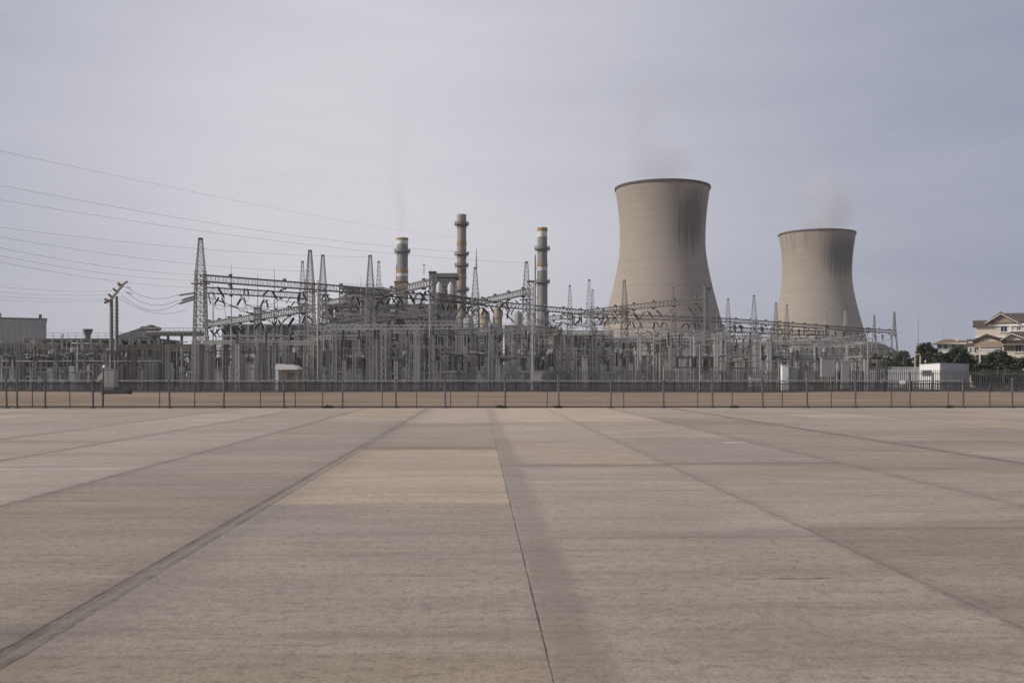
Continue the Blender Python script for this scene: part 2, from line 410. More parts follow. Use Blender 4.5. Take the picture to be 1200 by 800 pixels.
apo = ap.build('concrete_apron', apron_mat()); apo.matrix_world = AX
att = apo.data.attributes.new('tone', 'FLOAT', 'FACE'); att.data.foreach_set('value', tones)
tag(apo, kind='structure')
# kerb edge of the slab so that it has depth
e_ = MB(); e_.box((0, END + .06, -.1), (124, .11, .19)); o = e_.build('apron_edge', 'concrete'); o.matrix_world = AX; tag(o, kind='structure')

# ------------------------------------------------------------------ near chain-link fence
FY = 57.0
fe = empty('chain_link_fence', (0, FY, 0), 0, 'long low chain link fence along the far edge of the concrete apron', 'fence')
thick = [-52, 8, 20, 53, 109, 199, 262, 333, 401, 464, 522, 592, 655, 715.5, 777.5, 835, 894, 946, 1002.5, 1066, 1129, 1186, 1245]
thin_ = [-20, 38, 82, 120, 187, 228, 305, 346, 378, 448, 488, 528, 560, 641, 731, 817.5, 858, 917, 974, 1045, 1111, 1160, 1220]
tall = {119: 428, 946: 434, 1002.5: 436, 53: 446, 592: 441, 655: 440, 1066: 440, 522: 443}
rz_ = MB()
for px in thick:
    x = XP(px, FY); z = ZP(tall.get(px, 446.5 - rnd.uniform(0, 3)), FY)
    m = MB(); lean = rnd.uniform(-.06, .06)
    m.bar((x, 0, -.1), (x + lean, 0, z), .105, 8); m.lathe([(.085, 0), (.085, .03), (.04, .07), (.004, .075)], 8, (x + lean, 0, z - .01))
    m.bar((x, .0, .0), (x, 0, .04), .3, 8)
    m.build('post', 'fence', fe)
for px in thin_:
    x = XP(px, FY); z = ZP(447.5, FY) + rnd.uniform(-.15, .1); lean = rnd.uniform(-.04, .04)
    MB().bar((x, .0, -.1), (x + lean, 0, z), .058, 6).build('picket_post', 'fence_dark', fe)
x0, x1 = XP(-70, FY), XP(1270, FY)
m = MB(); m.bar((x0, 0, .07), (x1, 0, .07), .075, 4); m.build('bottom_rail', 'fence_dark', fe)
m = MB()
for z in (.34, 1.42): m.path([(x0 + (x1 - x0) * i / 60, .03, z + .012 * math.sin(i * 2.1)) for i in range(61)], .005, 3)
m.build('line_wire', 'fence_dark', fe)
m = MB(); hgt = 1.42; n = int((x1 - x0) / .085)
for i in range(-20, n + 1):
    a = x0 + i * .085
    for s in (1, -1):
        p, q = (a, .04 + .006 * s, .02), (a + s * hgt * .85, .04 + .006 * s, hgt)
        m.bar(p, q, .0030, 3, cap=False)
m.build('wire_mesh', 'fence_dark', fe)

# weeds at the fence foot
def weed(px, s, label):
    m = MB(); r = random.Random(int(px))
    for i in range(130):
        a = r.uniform(0, 6.28); d = r.random() ** .6 * s; p = Vector((math.cos(a) * d, math.sin(a) * d * .5, r.random() * s * .55 * (1 - d / s * .6)))
        t = Vector((r.uniform(-1, 1), r.uniform(-1, 1), r.uniform(.1, 1))).normalized() * .1; u = Vector((r.uniform(-1, 1), r.uniform(-1, 1), r.uniform(-.3, .3))).normalized() * .035
        m.quad(p - u, p + u, p + t + u * .3, p + t - u * .3)
    o = m.build('weed_clump', 'weed'); o.location = (XP(px, FY), FY - .12, 0)
    tag(o, label, 'weed', 'weeds at the foot of the wire fence')
weed(586.5, .28, 'dark low weed clump at a fence post below the gap between chimneys')
weed(654, .24, 'dark round weed clump against the fence post under the white banded chimney')
weed(860, .26, 'dark weed clump at the fence foot below the gap between cooling towers')
weed(1112, .22, 'small weed clump at the fence foot in front of the white building')
weed(385, .3, 'flat weed clump at the fence foot below the cluster of three masts')

# ------------------------------------------------------------------ far yard barrier: dark slats under a pale rail
BY = 124.0
bf = empty('yard_barrier', (0, BY, 0), 0, 'low dark slatted barrier with a pale top rail along the switchyard edge', 'barrier')
bx0, bx1 = XP(-90, BY), XP(1300, BY)
m = MB(); x = bx0
while x < bx1:
    m.box((x, 0, .60), (.07, .03, 1.2)); x += .15
m.build('slat', 'fence_dark', bf)
m = MB()
for z in (.18, 1.0): m.box(((bx0 + bx1) / 2, .05, z), (bx1 - bx0, .05, .07))
m.build('slat_rail', 'fence_dark', bf)
m = MB(); x = bx0; r = random.Random(5)
while x < XP(1012, BY):
    e = x + r.uniform(6, 14); m.bar((x, -.06, 1.36 + r.uniform(-.015, .015)), (e - .1, -.06, 1.36 + r.uniform(-.015, .015)), .17, 8); x = e
m.build('top_rail', 'rail_pale', bf)
x = bx0
for i in range(45):
    m = MB(); m.box((bx0 + (bx1 - bx0) * (i + .5) / 45, .08, .68), (.12, .12, 1.36)); m.build('post', 'fence_dark', bf)
# pale palisade behind it
PYD = 129.0
pf = empty('palisade_fence', (0, PYD, 0), 0, 'tall spiky grey palisade fence behind the low dark barrier', 'fence')
m = MB(); px0, px1 = XP(640, PYD), XP(1300, PYD); x = px0; r = random.Random(9)
while x < px1:
    w, t, q = .10, .02, r.uniform(-.04, .04)
    tp = 2.85 + q
    m.prism([(x - w / 2, 0, .1), (x + w / 2, 0, .1), (x + w / 2, 0, tp - .25), (x, 0, tp), (x - w / 2, 0, tp - .25)], (0, t, 0))
    x += .27
m.build('pale_picket', 'galv_dark', pf)
m = MB()
for z in (.5, 2.3): m.box(((px0 + px1) / 2, .06, z), (px1 - px0, .05, .07))
m.build('rail', 'galv', pf)
for i in range(24):
    MB().box((px0 + (px1 - px0) * (i + .5) / 24, .13, 1.25), (.12, .12, 2.5)).build('post', 'galv_dark', pf)

# ------------------------------------------------------------------ cooling towers
def tower_mat(name, stain_phi, stain_z, stain_w, stain_h, amt, streak):
    m, nt, b = nt_new(name); h = N(nt); p = h.coord('Object')
    sx = h.n('ShaderNodeSeparateXYZ'); h.link(p, sx.inputs[0])
    ang = h.math('ARCTAN2', sx.outputs[0], h.math('MULTIPLY', sx.outputs[1], -1))   # 0 faces the viewer, + to the right
    z = sx.outputs[2]
    cv = h.n('ShaderNodeCombineXYZ'); h.link(h.math('MULTIPLY', ang, 30), cv.inputs[0]); h.link(z, cv.inputs[1]); q = cv.outputs[0]
    lifts = h.noise(q, 1, 4, .6, (.02, .45, 1)); broad = h.noise(q, .035, 5, .6, (1, 1, 1)); vert = h.noise(q, 1, 5, .7, (.5, .012, 1), 3)
    c = h.mix(h.rng(broad, .3, .7), (.352, .306, .252), (.29, .253, .21))
    c = h.mix(h.rng(lifts, .4, .7, 0, .5), c, (.235, .205, .17))
    # formwork lift lines and panels
    fr = h.math('FRACT', h.math('MULTIPLY', z, .5)); ln = h.rng(fr, .0, .12, 1, 0)
    wn = h.n('ShaderNodeTexWhiteNoise', noise_dimensions='2D'); c2 = h.n('ShaderNodeCombineXYZ')
    h.link(h.math('FLOOR', h.math('MULTIPLY', ang, 18)), c2.inputs[0]); h.link(h.math('FLOOR', h.math('MULTIPLY', z, .5)), c2.inputs[1]); h.link(c2.outputs[0], wn.inputs[0])
    c = h.mix(h.math('MULTIPLY', wn.outputs[0], .34), c, (.27, .235, .195))
    longs = h.noise(q, 1, 6, .72, (.9, .006, 1), 8); c = h.mix(h.rng(longs, .5, .75, 0, .22), c, (.25, .22, .185))
    c = h.mix(h.math('MULTIPLY', ln, .50), c, (.2, .17, .135))
    fa = h.math('FRACT', h.math('MULTIPLY', ang, 18)); la = h.rng(fa, .0, .06, 1, 0)
    c = h.mix(h.math('MULTIPLY', la, .14), c, (.2, .17, .135))
    # water streaks down from the rim
    top = h.rng(z, 76, 108, 0, 1, smooth=True)
    sv_ = h.math('MULTIPLY', h.rng(vert, .48, .68), h.math('MULTIPLY', top, streak))
    c = h.mix(sv_, c, (.16, .145, .125))
    # the sooty patch
    wob = h.rng(vert, .3, .7, -.14, .14)
    da = h.math('DIVIDE', h.math('SUBTRACT', h.math('ADD', ang, wob), stain_phi), stain_w)
    dz = h.math('DIVIDE', h.math('SUBTRACT', h.math('ADD', z, h.rng(vert, .3, .7, -7, 7)), stain_z), stain_h)
    d = h.math('SQRT', h.math('ADD', h.math('MULTIPLY', da, da), h.math('MULTIPLY', dz, dz)))
    st = h.math('MULTIPLY', h.rng(d, .35, 1.08, 1, 0, smooth=True), h.rng(vert, .25, .6, amt * .82, amt))
    c = h.mix(st, c, (.075, .072, .068))
    h.link(c, b.inputs['Base Color']); b.inputs['Roughness'].default_value = .95
    return m
PROF = [(220.7, 55), (227, 54.1), (236, 52.8), (248, 51.3), (261, 50.2), (275, 49.6), (288, 49.6), (300, 50.6), (312, 52.4), (325, 55), (340, 58.4), (355, 62.2), (370, 66.2), (390, 71.6), (410, 77.0), (426, 81.4)]
def cooling_tower(name, pxc, Y, wide, mat, label, high=1.0):
    s = 592 / F
    t = empty(name, (XP(pxc, Y), Y, 0), 0, label, 'cooling tower')
    pts = [(hw * s * wide, (HC + (HZ - py) * s) * high) for py, hw in reversed(PROF)]
    # smooth the profile by subdividing (Catmull-Rom)
    fine = []
    for i in range(len(pts) - 1):
        p0, p1, p2, p3 = pts[max(i - 1, 0)], pts[i], pts[i + 1], pts[min(i + 2, len(pts) - 1)]
        for k in range(4):
            u = k / 4; cr = lambda a, b_, c_, d: .5 * (2 * b_ + (c_ - a) * u + (2 * a - 5 * b_ + 4 * c_ - d) * u * u + (3 * b_ - a - 3 * c_ + d) * u ** 3)
            fine.append((cr(p0[0], p1[0], p2[0], p3[0]), cr(p0[1], p1[1], p2[1], p3[1])))
    fine.append(pts[-1])
    inner = [(r - .9, z) for r, z in reversed(fine)]
    MB().lathe(fine + inner + [fine[0]], 128, caps=False).build('shell', mat, t, True)
    rt, zt = pts[-1]
    MB().lathe([(rt + .05, zt - 1.1), (rt + .4, zt - 1.0), (rt + .4, zt + .25), (rt - 1.2, zt + .25), (rt - 1.2, zt - 1.1)], 128, caps=False).build('rim', rim_mat, t, True)
    rb, zb = pts[0]
    m = MB()
    for i in range(44):
        a0 = 2 * math.pi * i / 44
        for s_ in (-.5, .5):
            a1 = a0 + s_ * 2 * math.pi / 44
            m.bar((rb * 1.03 * math.cos(a0), rb * 1.03 * math.sin(a0), 0), ((rb - .5) * math.cos(a1), (rb - .5) * math.sin(a1), zb + .3), .9, 6)
    m.build('support_struts', 'concrete', t)
    MB().lathe([(rb * 1.09, 0), (rb * 1.09, 1.4), (rb * 1.075, 1.4), (rb * 1.075, 0)], 96, caps=False).build('basin_wall', 'concrete', t)
    m = MB(); m.lathe([(rb * .86, 0), (rb * .86, zb + 1)], 64); m.build('fill_pack', 'dirt_dark', t)
    return t
rim_mat = simple('dark_rim', (.075, .06, .05), .9, .2, .3)
cooling_tower('cooling_tower', 776.3, 592, 1.0, tower_mat('tower_concrete', .60, 93, .50, 22, .85, .25), 'larger concrete cooling tower with a faint grey stain below its rim')
o = cooling_tower('cooling_tower', 957.3, 798, 1.065, tower_mat('tower_concrete_streaked', .62, 98, .90, 20, .98, 1.0), 'smaller farther concrete cooling tower with a black streaked stain under its rim', 1.022)

# steam
def steam(name, px, Y, pts, dens, label, seed):
    """soft drifting plume: a closed tube of air with noisy density"""
    s = Y / F
    m = MB(); n = 20; k0 = 0
    ring = [(XP(x, Y), ZP(y, Y), r * s) for x, y, r in pts]
    for (x, z, r) in ring:
        for j in range(n):
            a = 2 * math.pi * j / n; m.v.append((x + math.cos(a) * r, Y + math.sin(a) * r, z))
    for i in range(len(ring) - 1): m.quadloop(i * n, (i + 1) * n, n)
    m.f += [tuple(range(n - 1, -1, -1)), tuple(range((len(ring) - 1) * n, len(ring) * n))]
    mt = bpy.data.materials.new(name + '_air'); mt.use_nodes = True; nt = mt.node_tree; h = N(nt)
    for q in list(nt.nodes):
        if q.type == 'BSDF_PRINCIPLED': nt.nodes.remove(q)
    out = next(q for q in nt.nodes if q.type == 'OUTPUT_MATERIAL')
    pv = h.n('ShaderNodeVolumePrincipled'); h.link(pv.outputs[0], out.inputs['Volume'])
    p = h.coord('Object'); g_ = h.coord('Generated')
    big = h.noise(p, .028, 6, .62, (1, 1, .8), seed)
    sg = h.n('ShaderNodeSeparateXYZ'); h.link(g_, sg.inputs[0])
    fade = h.math('MULTIPLY', h.rng(sg.outputs[2], 1, .2, 0, 1), h.rng(sg.outputs[2], 0, .04, 0, 1))
    # radial fall-off about the drifting axis
    axx = h.n('ShaderNodeFloatCurve'); zmin, zmax = ring[0][1], ring[-1][1]; xs = [r_[0] for r_ in ring]; xa, xb = min(xs) - 1, max(xs) + 1
    cv = axx.mapping.curves[0]
    cv.points[0].location = (0, (ring[0][0] - xa) / (xb - xa)); cv.points[-1].location = (1, (ring[-1][0] - xa) / (xb - xa))
    for (x, z, r_) in ring[1:-1]: cv.points.new((z - zmin) / (zmax - zmin), (x - xa) / (xb - xa))
    axx.mapping.update()
    h.link(sg.outputs[2], axx.inputs['Value'])
    ax_x = h.rng(axx.outputs[0], 0, 1, xa, xb)
    rcv = h.n('ShaderNodeFloatCurve'); rm = max(r_[2] for r_ in ring); c2 = rcv.mapping.curves[0]
    c2.points[0].location = (0, ring[0][2] / rm); c2.points[-1].location = (1, ring[-1][2] / rm)
    for (x, z, r_) in ring[1:-1]: c2.points.new((z - zmin) / (zmax - zmin), r_ / rm)
    rcv.mapping.update(); h.link(sg.outputs[2], rcv.inputs['Value'])
    so = h.n('ShaderNodeSeparateXYZ'); h.link(p, so.inputs[0])
    dx = h.math('SUBTRACT', so.outputs[0], ax_x); dy = h.math('SUBTRACT', so.outputs[1], Y)
    rr = h.math('SQRT', h.math('ADD', h.math('MULTIPLY', dx, dx), h.math('MULTIPLY', dy, dy)))
    rad = h.math('DIVIDE', rr, h.math('MULTIPLY', rcv.outputs[0], rm))
    fall = h.rng(rad, .35, .98, 1, 0, smooth=True)
    d = h.math('MULTIPLY', h.math('MULTIPLY', h.rng(big, .36, .66, 0, 1, smooth=True), fade), h.math('MULTIPLY', fall, dens))
    h.link(d, pv.inputs['Density']); pv.inputs['Color'].default_value = (.875, .885, .915, 1); pv.inputs['Anisotropy'].default_value = .2
    o = bpy.data.objects.new(name, m.mesh(name, mt)); COL.objects.link(o); tag(o, label, 'steam', kind='stuff')
steam('steam', 776, 592, [(776, 209, 50), (776, 185, 56), (764, 155, 46), (762, 120, 42), (755, 85, 38), (750, 60, 34)], .05, 'faint pale steam drifting from the larger cooling tower', 2.0)
steam('steam', 471.5, 400, [(471.5, 278, 5), (469, 245, 11), (463, 200, 17), (470, 150, 20), (480, 112, 17), (486, 90, 12)], .05, 'very faint wisp above the short chimney', 4.4)
steam('steam', 957, 798, [(957, 268, 39), (962, 250, 46), (960, 225, 42), (955, 200, 27), (950, 165, 24)], .075, 'thin grey wisp of steam above the smaller cooling tower', 7.7)

# ------------------------------------------------------------------ chimneys
def gallery(parent, r, z, w):
    m = MB(); m.lathe([(r, z - .25), (r + w, z - .1), (r + w, z + .05), (r, z + .05)], 28, caps=False)
    for i in range(24):
        a = 2 * math.pi * i / 24; p = ((r + w) * math.cos(a), (r + w) * math.sin(a)); m.bar((*p, z), (*p, z + 1.15), .07)
        q = (r * math.cos(a), r * math.sin(a)); 
        if i % 3 == 0: m.bar((*q, z - 1.5), (*p, z - .15), .14)
    for zz in (.6, 1.12):
        m.path([((r + w) * math.cos(2 * math.pi * i / 28), (r + w) * math.sin(2 * math.pi * i / 28), z + zz) for i in range(29)], .06, 4)
    m.lathe([(r + w + .03, z - .2), (r + w + .03, z + .7), (r + w - .02, z + .7), (r + w - .02, z - .2)], 28, caps=False)
    m.build('gallery', 'galv_dark', parent)
def chimney(px, Y, hw, top, label, bands, galleries, taper=1.12, ladder=None, smat='stack', extra=None):
    s = Y / F; t = empty('chimney', (XP(px, Y), Y, 0), 0, label, 'chimney')
    zt = ZP(top, Y); r = hw * s
    rad = lambda z: r * (1 + (taper - 1) * (zt - z) / zt)
    MB().lathe([(rad(0), 0), (rad(zt * .5), zt * .5), (r, zt - .1), (r, zt), (r - .35, zt), (r - .35, zt - 6)], 36, caps=False).build('shaft', smat, t, True)
    for (ya, yb, mt) in bands:
        za, zb = ZP(yb, Y), ZP(ya, Y); proud = .16 if mt == 'stack_orange' else .05
        MB().lathe([(rad(za) - .01, za), (rad(za) + proud, za), (rad(zb) + proud, zb), (rad(zb) - .01, zb)], 36, caps=False).build('band', mt, t, True)
    for (y, w) in galleries: gallery(t, rad(ZP(y, Y)), ZP(y, Y), w * s)
    if ladder:
        dx, ya, yb, w = ladder; m = MB()
        z0, z1 = ZP(yb, Y), ZP(ya, Y); x = dx * s
        m.lathe([(w * s, z0), (w * s, z1 - 1), (w * s * .4, z1)], 10, (x, -.5, 0))
        for i in range(6): m.bar((x, -.5, z0 + (z1 - z0) * i / 6), (0, 0, z0 + (z1 - z0) * i / 6), .25)
        m.build('flue_pipe', 'galv_dark', t)
    m = MB(); z = 3.0
    for dx in (-.3, .3): m.bar((dx, -rad(0) - .35, 2), (dx, -r - .35, zt - .5), .08)
    while z < zt - 1: m.bar((-.3, -rad(z) - .35, z), (.3, -rad(z) - .35, z), .06); z += 1.0
    m.build('ladder', 'galv_dark', t)
    return t
chimney(471.5, 400, 6.5, 279, 'short grey chimney with ochre cap, white neck and one ochre collar', [(279, 281.5, 'stack_orange'), (281.7, 286.5, 'stack_white'), (317, 320, 'stack_orange'), (320.3, 324, 'stack_white')], [(295, 2.8)], 1.0,
        ladder=(-6.6, 309, 350, .6))
ct = chimney(541, 420, 5.4, 251.5, 'tallest slim grey chimney streaked with rust, with four dark galleries', [(309.5, 313, 'stack_orange'), (323, 327, 'stack_orange'), (335.5, 338, 'stack_orange'), (283, 287.5, 'stack_orange'), (316, 321, 'rust'), (264.5, 267, 'rust'), (299, 301, 'rust')], [(263, 2.9), (298, 3.0), (311.5, 2.6), (340, 3.2)], 1.0, smat='stack_rusty')
chimney(635.5, 410, 5.6, 267, 'grey chimney with ochre cap, two white bands and a dark side pipe', [(267, 271, 'stack_orange'), (271.3, 278, 'stack_white'), (309, 312.5, 'stack_orange'), (312.8, 317.5, 'stack_white')], [(292, 3.2), (331, 2.8)], 1.2,
        ladder=(-8.3, 298, 400, .8))

# ------------------------------------------------------------------ power-station buildings
def windows(mb, x0, x1, y, z0, z1, n, w, hh, d=.06): 
    for i in range(n): mb.box((x0 + (x1 - x0) * (i + .5) / n, y, (z0 + z1) / 2), (w, d, hh))

# windowless block on the far left
t = empty('block_building', (XP(54.5, 215), 215, 0), R(25.5), 'windowless grey block building behind the left pipework', 'building')
zt = ZP(374.2, 215); wdt = 34.0; cx = -17.0
MB().box((cx, 15, zt / 2), (wdt, 30, zt)).build('wall', 'block', t)
MB().box((cx, 15, zt + .12), (wdt + .3, 30.3, .24)).build('parapet_cap', 'clad_mid', t)
m = MB(); m.box((cx + wdt / 2 - 1.2, 2, zt + .7), (.6, .6, .9)); m.build('roof_vent', 'galv_dark', t)
m = MB(); m.box((cx + wdt / 2 - 9, 2, zt + .7), (.5, .5, 1.1)); m.build('roof_vent', 'galv_dark', t)
m = MB()
for i in range(30): m.box((cx - wdt / 2 + wdt * (i + .5) / 30, -.03, zt / 2), (.07, .06, zt - .3))
m.build('cladding_joint', 'block', t)

def frame_structure(name, label, x0, x1, Y, dep, ztop, nx, ny, floor, mat='galv_dark', fill=.35, seed=1, cat='building', fillmats=('clad_mid', 'clad_dark', 'clad_tan', 'clad_pale', 'rust'), br=.3, cw=.42):
    """open steel plant frame: columns, floors, bracing, railings, with ducts, tanks and cladding set inside"""
    r = random.Random(seed); t = empty(name, ((x0 + x1) / 2, Y, 0), 0, label, cat); w = x1 - x0
    X = [-w / 2 + w * i / nx for i in range(nx + 1)]; Yb = [dep * j / ny for j in range(ny + 1)]; Z = [0]
    while Z[-1] < ztop - floor * .6: Z.append(min(ztop, Z[-1] + floor * r.uniform(.8, 1.2)))
    Z[-1] = ztop
    m = MB()
    for x in X:
        for y in Yb: m.bar((x, y, 0), (x, y, ztop), cw)
    m.build('column', mat, t)
    m = MB()
    for z in Z[1:]:
        for y in Yb: m.bar((-w / 2, y, z - .2), (w / 2, y, z - .2), cw * .9)
        for x in X: m.bar((x, 0, z - .2), (x, dep, z - .2), cw * .8)
        for q in range(int(dep / .9)): m.bar((-w / 2, .45 + q * .9, z), (w / 2, .45 + q * .9, z), .1)
    m.build('floor_deck', mat, t)
    m = MB()
    for i in range(nx):
        for k in range(len(Z) - 1):
            if r.random() < br:
                m.bar((X[i], -.05, Z[k]), (X[i + 1], -.05, Z[k + 1] - .3), .2)
                if r.random() < .6: m.bar((X[i + 1], -.08, Z[k]), (X[i], -.08, Z[k + 1] - .3), .2)
    if m.v: m.build('bracing', mat, t)
    m = MB()
    for z in Z[1:]:
        for q in (.55, 1.1): m.bar((-w / 2, -.25, z + q), (w / 2, -.25, z + q), .07)
        x = -w / 2
        while x <= w / 2: m.bar((x, -.25, z), (x, -.25, z + 1.1), .06); x += 1.5
    m.build('handrail', 'galv', t)
    by = {k: MB() for k in fillmats}; tanks = MB(); pipes = MB()
    for k in range(len(Z) - 1):
        for i in range(nx):
            q = r.random(); a, b = X[i], X[i + 1]; z0, z1 = Z[k], Z[k + 1] - .5; g_ = b - a
            if q < fill:
                mb = by[r.choice(fillmats)]; sw = r.uniform(.4, .95); hh = (z1 - z0) * r.uniform(.4, 1)
                mb.box(((a + b) / 2 + r.uniform(-.1, .1) * g_, r.uniform(1, dep * .7), z0 + hh / 2 + .06), (g_ * sw, r.uniform(1, dep * .25), hh))
            elif q < fill + .22:
                rr = min(g_ * .3, (z1 - z0) * .3)
                if r.random() < .5: tanks.lathe([(rr * .4, z0 + .1), (rr, z0 + .4), (rr, z1 - .5), (rr * .5, z1 - .1)], 14, ((a + b) / 2, dep * .25, 0))
                else: tanks.lathe([(rr * .4, 0), (rr, .4), (rr, g_ * .8), (rr * .4, g_ * .84)], 14, (a + g_ * .08, dep * .2, (z0 + z1) / 2), (1, 0, 0))
            for c in range(2):
                if r.random() < .55:
                    pz = z0 + (z1 - z0) * r.random(); e = min(nx, i + r.randint(1, 3))
                    pp = [(a, r.uniform(-.4, .8), pz), (X[e] - .4, .3, pz), (X[e], .3, pz + r.choice((-1, 1)) * 2)]
                    pipes.path(pp, r.uniform(.08, .3), 6)
    for k_, mb in by.items():
        if mb.v: mb.build({'clad_mid': 'grey_duct', 'clad_dark': 'dark_panel', 'clad_tan': 'tan_duct', 'clad_pale': 'pale_duct', 'rust': 'rusty_hopper'}[k_], k_, t)
    if tanks.v: tanks.build('tank', 'clad_pale', t, True)
    if pipes.v: pipes.build('pipework', 'galv', t, True)
    m = MB(); m.box((0, dep + .2, ztop / 2), (w, .2, ztop)); m.build('back_wall', 'clad_mid', t)
    return t
# left pipework hall
frame_structure('pipework_hall', 'long dark hall full of pipework below the small hopper', XP(28, 200), XP(186, 200), 200, 12, ZP(396.5, 200), 14, 2, 3.4, fill=.5, seed=4, fillmats=('clad_dark', 'clad_dark', 'clad_mid', 'rust'))
frame_structure('pipework_rack', 'low dark pipe frame in front of the windowless grey block', XP(-80, 180), XP(44, 180), 180, 8, ZP(410, 180), 8, 1, 2.6, fill=.45, seed=14, fillmats=('clad_dark', 'clad_dark', 'clad_mid'))
m = MB(); m.box((0, 0, ZP(398, 170) / 2), (1.7, 1.7, ZP(398, 170))); 
t = empty('brick_pier', (XP(43.5, 170), 170, 0), 0, 'square tan pier with dark flank at the corner of the pipework hall', 'pier')
MB().box((-.35, 0, ZP(398, 170) / 2), (.45, .8, ZP(398, 170))).build('pale_edge', 'clad_tan', t); MB().box((.55, .2, ZP(398, 170) / 2), (1.3, 1.2, ZP(398, 170))).build('flank', 'clad_dark', t)
# hopper on the hall roof
t = empty('roof_hopper', (XP(102.8, 204), 204, ZP(396.5, 204)), 0, 'small flared dark hopper on the pipework hall roof', 'hopper')
s = 204 / F
MB().lathe([(3.2 * s, 0), (3.2 * s, 3.5 * s), (3.6 * s, 4 * s), (5.6 * s, 9.5 * s), (5.6 * s, 10.5 * s)], 16).build('cone', 'clad_dark', t)
m = MB(); m.lathe([(5.9 * s, 10.2 * s), (5.9 * s, 11 * s), (5.2 * s, 11 * s)], 16); m.build('rim', 'galv_dark', t)
# rising conveyor and its head house
t = empty('coal_conveyor', (XP(150, 206), 206, 0), 0, 'dark covered conveyor rising to a boxy head house', 'conveyor')
a, b = W(136, 399, 206) - t.location, W(176, 386, 206) - t.location
m = MB(); d = Vector((0, 0, 1.0)); 
m.prism([a - d, b - d, b + d, a + d], (0, 3, 0)); m.build('gallery', 'clad_dark', t)
m = MB(); m.box((W(174, 388, 206).x - t.location.x, 1.5, ZP(389, 206)), (2.4, 4, 2.4)); m.build('head_house', 'clad_dark', t)
m = MB(); m.box((W(174, 388, 206).x - t.location.x, 1.5, ZP(384.3, 206)), (2.9, 4.4, .5)); m.build('roof', 'galv_dark', t)
m = MB()
for f_ in (.15, .4, .65, .9):
    p = a.lerp(b, f_)
    for y in (0, 3): m.bar((p.x - .5, y, 0), (p.x, y, p.z - 1), .3); m.bar((p.x + .5, y, 0), (p.x, y, p.z - 1), .3)
m.build('trestle', 'galv_dark', t)
# long pipe bridge from the hall to the mast
t = empty('pipe_bridge', (XP(205, 190), 190, 0), 0, 'straight grey pipe bridge between conveyor and tallest lattice mast', 'bridge')
w = XP(236, 190) - XP(172, 190); z = ZP(392, 190)
m = MB(); m.box((0, 0, z), (w, 2, .5)); m.build('deck', 'galv_dark', t)
m = MB(); 
for q in (.6, 1.2): m.bar((-w / 2, -1, z + q), (w / 2, -1, z + q), .09)
x = -w / 2
while x < w / 2: m.bar((x, -1, z), (x, -1, z + 1.2), .07); x += .9
m.build('handrail', 'galv', t)
m = MB()
for i in range(4): m.bar((-w / 2 + w * (i + .5) / 4, 0, 0), (-w / 2 + w * (i + .5) / 4, 0, z), .4)
m.build('trestle', 'galv_dark', t)
m = MB(); m.path([(-w / 2, -.4, z + .45), (w / 2, -.4, z + .45)], .25, 8); m.path([(-w / 2, .4, z + .4), (w / 2, .4, z + .4)], .2, 8); m.build('pipe', 'galv_pale', t, True)
# dark slatted hall
t = empty('slatted_hall', (XP(306, 240), 240, 0), 0, 'dark slatted hall with upright ribs behind the left gantry', 'building')
w = XP(350, 240) - XP(262, 240); z = ZP(381.5, 240)
MB().box((0, 8, z / 2), (w, 16, z)).build('wall', 'clad_dark', t)
m = MB(); n = 9
for i in range(n + 1): m.box((-w / 2 + w * i / n, -.25, z / 2), (.55, .5, z + .1))
m.build('pilaster', 'clad_mid', t)
m = MB()
for i in range(60): m.box((-w / 2 + w * (i + .5) / 60, -.06, z * .72), (.1, .12, z * .5))
m.build('slat', 'galv_dark', t)
m = MB(); m.box((0, 8, z + .2), (w + .6, 16.6, .4)); m.build('roof', 'clad_mid', t)
m = MB(); m.box((0, -.2, ZP(394, 240)), (w, .6, .5)); m.build('ledge', 'clad_mid', t)
# boiler houses
frame_structure('boiler_house', 'open steel boiler house crowded with ducts behind the middle gantries', XP(378, 330), XP(508, 330), 330, 24, ZP(356, 330), 12, 3, 5.5, fill=.45, seed=21)
frame_structure('precipitator', 'stepped steel frame with tan ducts left of the shortest chimney', XP(398, 352), XP(450, 352), 352, 14, ZP(336.5, 352), 5, 2, 4.5, fill=.5, seed=31, fillmats=('clad_mid', 'clad_tan', 'clad_pale'))
frame_structure('turbine_block', 'long low steel plant block under the tallest chimney', XP(506, 335), XP(588, 335), 335, 16, ZP(389, 335), 9, 2, 4.2, fill=.6, seed=41, fillmats=('clad_mid', 'clad_tan', 'clad_tan', 'clad_pale', 'clad_dark'))
frame_structure('turbine_block', 'taller steel plant block with tan ducts under the white-banded chimney', XP(592, 345), XP(652, 345), 345, 14, ZP(382, 345), 6, 2, 4.6, fill=.6, seed=42, fillmats=('clad_tan', 'clad_tan', 'clad_pale', 'clad_dark'))
frame_structure('turbine_block', 'low steel plant block left of the larger cooling tower foot', XP(656, 335), XP(716, 335), 335, 14, ZP(391, 335), 7, 2, 3.8, fill=.6, seed=43, fillmats=('clad_mid', 'clad_tan', 'clad_pale'))
frame_structure('pump_house', 'low steel pump frame at the foot of the cooling towers', XP(850, 430), XP(1030, 430), 430, 16, ZP(412, 430), 16, 1, 4, fill=.5, seed=51, fillmats=('clad_mid', 'clad_tan', 'clad_pale'))
frame_structure('valve_station', 'low steel pipe frame before the base of the larger cooling tower', XP(706, 400), XP(850, 400), 400, 12, ZP(416, 400), 14, 1, 4, fill=.45, seed=52, fillmats=('clad_mid', 'clad_tan', 'clad_pale'))
